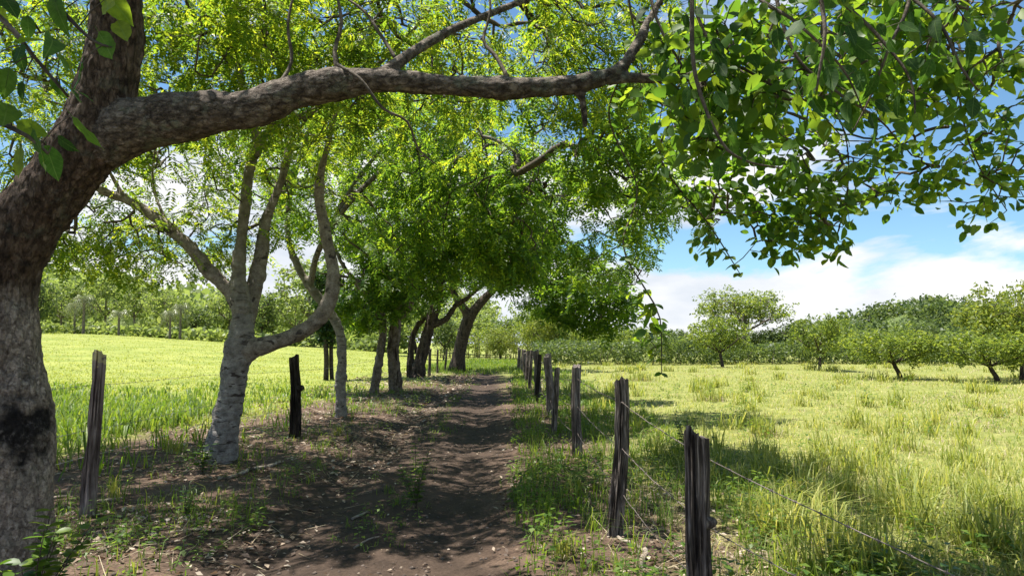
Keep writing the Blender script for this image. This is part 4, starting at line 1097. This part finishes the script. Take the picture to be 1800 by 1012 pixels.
# hills and the forest on them
def hill(name, cx, cy, rx, ry, hh, seed, mat):
    n = 60; u = np.linspace(-1, 1, n); U, W = np.meshgrid(u, u)
    X, Y = cx + U * rx, cy + W * ry
    Z = hh * np.clip(1 - U ** 2, 0, 1) ** 1.3 * np.clip(1 - W ** 2, 0, 1) ** 1.2 * (.75 + .5 * fbm(np.stack([U * 2.5, W * 2.5], -1), 3, seed)) - 1.0 + height(X, Y)
    V = np.stack([X, Y, Z], -1).reshape(-1, 3); i = (np.arange(n - 1)[:, None] * n + np.arange(n - 1)[None]).ravel()
    o = obj('hill', mesh_np('hill', V, np.stack([i, i + 1, i + n + 1, i + n], -1), None, True), mat); tag(o, 'wooded hill beyond the fields', 'hill', kind='structure')
    return V
M['hill'] = rough_mat('hillside', lambda t: mixrgb(t, (0.05, 0.085, 0.025), (0.14, 0.17, 0.05), noise(t, mapping(t), .05, 6).outputs['Fac']), None)
hl = hill('hill', -150, 210, 110, 95, 17, 3, M['hill'])
hr = hill('hill', 205, 330, 66, 70, 19, 4, M['hill'])
def forest(V, n, seed, label, mat, smin, smax):
    g = np.random.default_rng(seed); geo = Geo()
    c = V[g.choice(len(V), n)] + np.stack([g.normal(size=n) * 2, g.normal(size=n) * 2, np.zeros(n)], -1)
    k = c[:, 1] < np.median(V[:, 1]) + 25; c = c[k]
    tm = [clump_template(110, 3.6, 1.5, 1.0, 300 + i) for i in range(5)]
    for i in range(5):
        s = c[i::5]; a = g.random(len(s)) * 6.28
        place(geo, tm[i], s + [0, 0, 3.0], np.stack([np.cos(a), np.sin(a), 0 * a], -1), np.tile([0, 0, 1.], (len(s), 1)), g.uniform(smin, smax, len(s)))
    o = obj('forest', geo.mesh('forest'), mat); tag(o, label, 'forest', kind='stuff')
forest(hl, 620, 1, 'pale green forest covering the hill beyond the pasture', M['wood'], .8, 1.5)
forest(hr, 330, 2, 'dark forest covering the hill behind the orchard', M['wood_dark'], .8, 1.4)

# ------------------------------------------------------------------ grass and low plants
def blades(geo, base, hgt, wid, lean, g, bendf=1.0):
    """tapered bent blades: 5 vertices each"""
    n = len(base); a = g.random(n) * 2 * math.pi
    d = np.stack([np.cos(a), np.sin(a), np.zeros(n)], -1); b = a + math.pi / 2 + g.normal(size=n) * .4
    s = np.stack([np.cos(b), np.sin(b), np.zeros(n)], -1) * (wid / 2)[:, None]
    m = base + d * (lean * hgt * .28)[:, None] + np.array([0, 0, 1.]) * (hgt * .6)[:, None]
    t = base + d * (lean * hgt * bendf)[:, None] + np.array([0, 0, 1.]) * (hgt * (1 - .35 * np.clip(lean, 0, 1.4) * bendf))[:, None]
    V = np.stack([base - s, base + s, m + s * .8, m - s * .8, t], 1)
    o = (np.arange(n) * 5)[:, None]
    geo.add(V.reshape(-1, 3), np.array([0, 1, 2, 3]) + o, np.array([3, 2, 4]) + o)

def wedge(n, y0, y1, g, pw=1.0, x0=None, x1=None):
    """ground points, thinning out with distance, inside what the camera could see plus a margin"""
    if abs(pw - 1) < 1e-6: y = y0 * (y1 / y0) ** g.random(n)
    else: e = 1 - pw; y = (y0 ** e + (y1 ** e - y0 ** e) * g.random(n)) ** (1 / e)
    lo = np.maximum(-.95 * y - 3, x0 if x0 is not None else -1e9); hi = np.minimum(.95 * y + 3, x1 if x1 is not None else 1e9)
    x = lo + (hi - lo) * g.random(n); k = hi > lo
    return x[k], y[k]

def grass(name, label, n, mat, y0, y1, pw, x0, x1, h, w, lean, per, rad, seed, dens=None, grow_w=.75, hmod=None):
    g = np.random.default_rng(seed); x, y = wedge(n, y0, y1, g, pw, x0, x1)
    if dens is not None:
        k = g.random(len(x)) < dens(x, y); x, y = x[k], y[k]
    hs = g.uniform(.6, 1.25, len(x)) * (hmod(x, y) if hmod is not None else 1)
    x = np.repeat(x, per); y = np.repeat(y, per); hs = np.repeat(hs, per)
    f = np.maximum(1, y / 7) ** grow_w
    x = x + g.normal(size=len(x)) * rad * f ** .7; y = y + g.normal(size=len(y)) * rad * f ** .7
    base = np.stack([x, y, height(x, y) - .01], -1)
    geo = Geo(); blades(geo, base, hs * g.uniform(h[0], h[1], len(x)), w * f * g.uniform(.6, 1.3, len(x)), g.uniform(lean[0], lean[1], len(x)), g)
    o = obj(name, geo.mesh(name), mat); tag(o, label, 'grass', kind='stuff')
P2 = lambda x, y: np.stack([x, y], -1)
grass('meadow_grass', 'dry yellow green meadow grass on the orchard side of the track', 13000, M['grass_right'], 3.0, 75, 1.25, 1.3, None, (.05, .17), .009, (.4, 1.9), 8, .09, 1,
      lambda x, y: np.clip(sstep(1.2, 3.2, x - .7 * (1 - sstep(5, 9, y)) + 1.5 * (fbm(P2(x, y) * .5, 3, 8) - .5)) * (.35 + 1.3 * fbm(P2(x, y) * .35, 3, 4)), .05, 1), hmod=lambda x, y: .6 + .9 * fbm(P2(x, y) * .4, 3, 6))
grass('meadow_clumps', 'coarse grass clumps dotted over the meadow', 620, M['grass_clump'], 4.6, 60, 1.3, 1.9, None, (.2, .55), .012, (.15, 1.3), 44, .075, 11,
      lambda x, y: np.clip(2.2 * fbm(P2(x, y) * .25, 3, 64) - .55, 0.1, 1))
grass('dry_meadow_grass', 'flattened straw coloured grass between the meadow clumps', 3800, M['straw'], 3.0, 45, 1.3, 1.2, None, (.05, .18), .007, (.6, 2.0), 6, .10, 12,
      lambda x, y: np.clip(2.4 * fbm(P2(x, y) * .45, 3, 74) - .7, 0.05, 1))
grass('verge_grass', 'green grass along the posts of the meadow fence', 2200, M['grass_tall'], 3.6, 48, 1.2, -.05, 3.0, (.10, .32), .009, (.2, 1.1), 7, .05, 2,
      lambda x, y: np.clip(3.2 * fbm(P2(x, y) * 1.1, 3, 14) - 1.35 + .75 * sstep(4.5, 9, y), .04, 1) * sstep(-.1, .25, x))
grass('tall_grass', 'tall green grass behind the pasture fence', 7200, M['grass_tall'], 7.0, 32, 1.1, -40, -4.2, (.18, .52), .016, (.2, 1.3), 7, .08, 3,
      lambda x, y: np.clip(.07 + sstep(np.interp(y, [8, 14, 26], [6.0, 5.8, 4.3]), np.interp(y, [8, 14, 26], [8.0, 7.4, 5.6]), -x + 3.0 * (fbm(P2(x, y) * .6, 3, 24) - .5)), 0, 1) * (1 - sstep(13, 32, y + 10 * (fbm(P2(x, y) * .25, 3, 29) - .5))), hmod=lambda x, y: (.5 + .9 * fbm(P2(x, y) * .3, 3, 26)) * (1 - .55 * sstep(14, 28, y)))
grass('pasture_grass', 'bright yellow green pasture grass across the open field', 8500, M['grass_left'], 13, 100, 1.1, None, -5.5, (.05, .15), .012, (.4, 1.8), 7, .14, 4)
grass('track_grass', 'short grass tufts on the ridge of the dirt track', 1900, M['grass_tall'], 5, 60, 1.1, -4.0, .1, (.04, .14), .006, (.3, 1.2), 6, .03, 5,
      lambda x, y: np.clip(np.exp(-((x - track_c(y)) / .25) ** 2) * sstep(4, 8, y) + sstep(1.1, 1.4, np.abs(x - track_c(y))) * .5 + sstep(38, 55, y), 0, 1) * np.clip(2 * fbm(P2(x, y) * .8, 2, 33) - .5, 0, 1))
grass('end_grass', 'green grass covering the far end of the track', 1800, M['grass_tall'], 36, 75, 1.2, -6, 1.0, (.12, .35), .010, (.2, .9), 7, .08, 6, lambda x, y: sstep(34, 50, y))
grass('litter_grass', 'thin grass sprouting through the leaf litter', 1500, M['grass_tall'], 4.2, 30, 1.2, -4.6, -1.9, (.06, .26), .008, (.2, 1.2), 5, .035, 7,
      lambda x, y: np.clip(2.2 * fbm(P2(x, y) * .9, 3, 37) - .75, .02, 1) * (x - track_c(y) < -1.1))

# fallen leaves, straw
def litter(name, label, n, mat, x0, x1, y0, y1, size, seed, dens=None, straw=False):
    g = np.random.default_rng(seed); x, y = wedge(n, y0, y1, g, 1.3, x0, x1)
    if dens is not None:
        k = g.random(len(x)) < dens(x, y); x, y = x[k], y[k]
    m = len(x); f = np.maximum(1, y / 8) ** .6; s = g.uniform(*size, m) * f
    base = np.stack([x, y, height(x, y) + .006 + g.random(m) * .015], -1); a = g.random(m) * 6.28
    d = np.stack([np.cos(a), np.sin(a), g.normal(size=m) * .22], -1); up = np.array([0, 0, 1.]) + g.normal(size=(m, 3)) * .35
    geo = Geo(); W = .05 if straw else .5
    tm = np.array([[0, 0, 0], [.45, W / 2, .10], [1, 0, .02], [.45, -W / 2, .12]])
    if straw: tm = np.array([[0, -.012, 0], [0, .012, 0], [1, .008, .03], [1, -.008, .03]])
    place(geo, (tm, np.array([[0, 1, 2, 3]])), base, d, up, s)
    o = obj(name, geo.mesh(name), mat); tag(o, label, 'litter', kind='stuff')
sh = lambda x, y: np.clip(2.0 * fbm(P2(x, y) * .8, 3, 44) - .45, .1, 1)
litter('fallen_leaves', 'brown fallen leaves between the track and the pasture fence', 21000, M['dry'], -7.2, -1.7, 3.6, 38, (.03, .09), 1, sh)
litter('fallen_leaves', 'brown fallen leaves under the meadow fence', 9000, M['dry'], -.15, 2.6, 3.0, 34, (.025, .075), 2, sh)
litter('leaf_scraps', 'scattered leaf scraps on the bare track', 2200, M['dry'], -2.4, .1, 3.6, 34, (.012, .05), 3, sh)
litter('straw', 'dry straw lying beside the track', 7000, M['straw'], -6.5, -1.6, 3.6, 30, (.08, .26), 4, sh, True)
litter('straw', 'dry straw lying under the meadow fence', 5000, M['straw'], .1, 3.4, 3.0, 26, (.08, .28), 5, sh, True)

def clods(n, seed):
    g = np.random.default_rng(seed); x, y = wedge(n, 3.6, 26, g, 1.4, -3.4, .6); m = len(x); geo = Geo()
    V = np.array([[1, 0, 0], [0, 1, 0], [-1, 0, 0], [0, -1, 0], [0, 0, .8], [0, 0, -.8]]); T = np.array([[0, 1, 4], [1, 2, 4], [2, 3, 4], [3, 0, 4], [1, 0, 5], [2, 1, 5], [3, 2, 5], [0, 3, 5]])
    sz = (.005 + .02 * g.random(m) ** 3) * np.maximum(1, y / 8) ** .5
    W = np.stack([x, y, height(x, y)], -1)[:, None] + (V[None] * g.uniform(.6, 1.3, (m, 6, 3))) * sz[:, None, None]
    geo.add(W.reshape(-1, 3), None, (T[None] + (np.arange(m) * 6)[:, None, None]).reshape(-1, 3))
    o = obj('gravel', geo.mesh('gravel', True), M['clod']); tag(o, 'small clods and pebbles on the dirt track', 'gravel', kind='stuff')
M['clod'] = leaf_mat('clod', [(0.2, (0.04, 0.03, 0.024)), (0.6, (0.10, 0.075, 0.06)), (0.85, (0.15, 0.12, 0.10))], (1, 1, 1), 0.0, 0.9)
clods(3600, 7)

# low broad-leaved weeds
def weed_tmpl(seed, n=9, h=.22):
    g = np.random.default_rng(seed); V = []
    for i in range(n):
        a = i * 2.4 + g.normal() * .3; z = h * (.25 + .75 * i / n); r = .03 + .06 * (1 - i / n)
        lf = rhomb(g.uniform(.05, .085), g.uniform(.028, .045)); c, s = math.cos(a), math.sin(a); tl = g.uniform(-.5, .3)
        lf = np.stack([lf[:, 0] * math.cos(tl) - lf[:, 2] * math.sin(tl), lf[:, 1], lf[:, 0] * math.sin(tl) + lf[:, 2]], -1)
        V.append(np.stack([lf[:, 0] * c - lf[:, 1] * s + r * c * .4, lf[:, 0] * s + lf[:, 1] * c + r * s * .4, lf[:, 2] + z], -1))
    V.append(np.array([[-.002, 0, 0], [.002, 0, 0], [.002, 0, h], [-.002, 0, h]])); V = np.concatenate(V)
    return V, np.arange(len(V)).reshape(-1, 4)
WT = [weed_tmpl(60 + i, 7 + i, .12 + .04 * i) for i in range(5)]
def weeds(name, label, n, x0, x1, y0, y1, seed, dens=None, sc=(.6, 1.3)):
    g = np.random.default_rng(seed); x, y = wedge(n, y0, y1, g, 1.3, x0, x1)
    if dens is not None:
        k = g.random(len(x)) < dens(x, y); x, y = x[k], y[k]
    geo = Geo(); base = np.stack([x, y, height(x, y)], -1); pk = g.integers(0, 5, len(x))
    for i in range(5):
        b = base[pk == i]; a = g.random(len(b)) * 6.28
        place(geo, WT[i], b, np.stack([np.cos(a), np.sin(a), 0 * a], -1), np.array([0, 0, 1.]) + g.normal(size=(len(b), 3)) * .15, g.uniform(*sc, len(b)) * np.maximum(1, b[:, 1] / 12) ** .5)
    o = obj(name, geo.mesh(name), M['weed']); tag(o, label, 'weeds', kind='stuff')
wd = lambda x, y: np.clip(2.4 * fbm(P2(x, y) * .7, 3, 54) - .75, 0, 1)
weeds('weeds', 'leafy green weeds growing along the meadow fence', 2600, .0, 2.6, 3.4, 34, 1, lambda x, y: np.clip(3.2 * fbm(P2(x, y) * .9, 3, 54) - 1.35, 0, 1) * (.35 + .65 * sstep(4.5, 8, y)), (.45, 1.15))
weeds('weeds', 'low weeds in the leaf litter beside the pasture fence', 1300, -4.8, -2.2, 4.2, 30, 2, lambda x, y: wd(x, y) * .45, (.4, 1.0))
weeds('weeds', 'small weeds on the ridge between the wheel ruts', 900, -3.2, -.4, 5.5, 40, 4, lambda x, y: np.exp(-((x - track_c(y)) / .22) ** 2) * np.clip(3 * fbm(P2(x, y) * .7, 2, 58) - .9, .05, 1), (.35, .9))
weeds('weeds', 'scattered weeds in the meadow', 1500, 2.0, 14, 4, 26, 3, lambda x, y: wd(x, y) * .6)

# single plants one can point at
def plant(name, label, x, y, h, n, seed, leaf=.075, spread=.5, mat='weed', cat='plant'):
    g = np.random.default_rng(seed); base = np.array([x, y, gz(x, y)])
    root = empty(name, base); tag(root, label, cat)
    tm = ovate(leaf, leaf * .56, .2, .15); lg = Geo()
    for i in range(n):
        a = g.random() * 6.28; e = np.array([math.cos(a), math.sin(a), 0]) * spread * h * g.uniform(.2, 1); hh = h * g.uniform(.55, 1.0)
        p = smooth_path([[0, 0, -.01, .003], [*(e * .35 + [0, 0, hh * .5]), .0025], [*(e + [0, 0, hh]), .0012]], .04)
        geo = Geo(); tube(geo, p[:, :3], p[:, 3], 4); obj('stem', geo.mesh('stem', True), M['twig'], root)
        q = p[len(p) // 4:, :3]; q = np.repeat(q, 2, 0); aa = np.arange(len(q)) * 2.4 + g.random() * 6
        place(lg, tm, q, np.stack([np.cos(aa), np.sin(aa), .25 + 0 * aa], -1), np.array([0, 0, 1.]) + g.normal(size=q.shape) * .3, g.uniform(.6, 1.15, len(q)))
    obj('foliage', lg.mesh('foliage'), M[mat], root)
x, y = gp(735, 888); plant('sapling', 'leafy green sapling on the ridge of the dirt track', x, y, .62, 9, 1, .065, .28)
plant('sapling', 'bushy green plant at the foot of the big leaning trunk', -2.50, 3.70, .72, 9, 2, .085, .5)
plant('shrub', 'small dark green shrub behind the charred leaning post', 2.18, 8.6, .75, 9, 3, .07, .35)
x, y = gp(375, 830); plant('sapling', 'small green plant at the foot of the pale barked tree', x, y - .15, .34, 6, 4, .08, .6)
x, y = gp(340, 905); plant('sapling', 'thin seedling in the leaf litter below the pale barked tree', x, y, .30, 4, 5, .06, .6)

def tussock(label, px, py, h, n, seed, mat='grass_clump', rad=.08, lean=(.15, .9)):
    x, y = gp(px, py); g = np.random.default_rng(seed); base = np.array([x, y, gz(x, y)])
    root = empty('grass_tussock', base); tag(root, label, 'tussock', 'grass tussocks')
    b = np.stack([g.normal(size=n) * rad, g.normal(size=n) * rad, np.full(n, -.01)], -1)
    geo = Geo(); blades(geo, b, g.uniform(.5, 1.0, n) * h, g.uniform(.006, .014, n) * max(1, y / 7) ** .6, g.uniform(*lean, n), g); obj('leaves', geo.mesh('leaves'), M[mat], root)
    m = n // 2; b = np.stack([g.normal(size=m) * rad * 1.1, g.normal(size=m) * rad * 1.1, np.full(m, -.01)], -1)
    geo = Geo(); blades(geo, b, g.uniform(.2, .5, m) * h, np.full(m, .009), g.uniform(.4, 1.6, m), g); obj('dead_leaves', geo.mesh('dead_leaves'), M['straw'], root)
tussock('tall grass tussock with brown base standing over the shade', 1725, 925, .52, 190, 1, rad=.12)
tussock('upright grass tussock with dark base by the wire', 1480, 888, .42, 130, 2, rad=.09, lean=(.05, .5))
tussock('low grass tussock beside the upright one', 1590, 872, .36, 110, 3, rad=.10)
tussock('small grass tussock beyond the upright one', 1418, 828, .32, 100, 4, rad=.09)
tussock('wide green tussock in the meadow behind the small shrub', 1340, 770, .5, 150, 5, rad=.14)
tussock('green tussock at the shade edge beyond the thick dark post', 1245, 708, .55, 140, 6, rad=.2)
tussock('broad green tussock beyond the thick dark post', 1130, 672, .6, 160, 7, rad=.3)
tussock('bright grass clump sprouting on the litter by the verge', 985, 985, .26, 40, 8, rad=.03)
tussock('arching grass clump by the slanting grey post', 1010, 870, .34, 26, 9, rad=.03, lean=(.5, 1.3))
tussock('spiky grass clump beside the ringed white trunk', 600, 768, .30, 40, 10, rad=.04, lean=(.3, 1.2))
tussock('spiky grass clump beside the square brown post', 215, 880, .38, 34, 11, rad=.04, lean=(.3, 1.2))
tussock('bright grass clump between the brown post and pale barked tree', 318, 800, .30, 60, 12, rad=.06, lean=(.3, 1.2))

# sticks on the ground
def stick(label, rows, r, mat='stick', seed=0, fork=None):
    g = np.random.default_rng(seed)
    pts = []
    for a, b in rows:
        x, y = gp(a, b); pts.append([x, y, gz(x, y) + r * .8, r])
    pts = np.array(pts); pts[-1, 3] *= .6; c = pts[0, :3].copy()
    p = smooth_path(pts, .05); p[:, :3] += g.normal(size=(len(p), 3)) * r * .22
    geo = Geo(); tube(geo, p[:, :3] - c, p[:, 3], 8); o = obj('stick', geo.mesh('stick', True), M[mat], None, c); tag(o, label, 'stick', 'sticks on the ground')
    return o
stick('pale curving stick lying by the pale barked tree', [(393, 846), (420, 842), (448, 832), (478, 828), (500, 817)], .022)
stick('pale stick beside the foot of the square brown post', [(183, 890), (205, 884), (230, 880)], .022)
stick('long thin stick between the big trunk and the square brown post', [(82, 886), (110, 882), (140, 876)], .018)
stick('thin straight stick on the bare left rut', [(630, 953), (655, 938), (672, 934)], .008)
stick('short stick on the left rut near the sapling', [(626, 903), (640, 897), (654, 891)], .012)
stick('forked fallen branch leaning from the thick dark post', [(1070, 942), (1090, 955), (1115, 968), (1128, 978)], .014)
stick('short thick broken stick below the fallen branch', [(1128, 976), (1125, 992), (1120, 1006)], .022)
stick('thin stick on the verge litter', [(1000, 912), (1040, 908), (1062, 904)], .008)
stick('dark bent stick at the shaded meadow corner', [(1682, 937), (1720, 952), (1775, 982), (1795, 1004)], .012, 'twig')
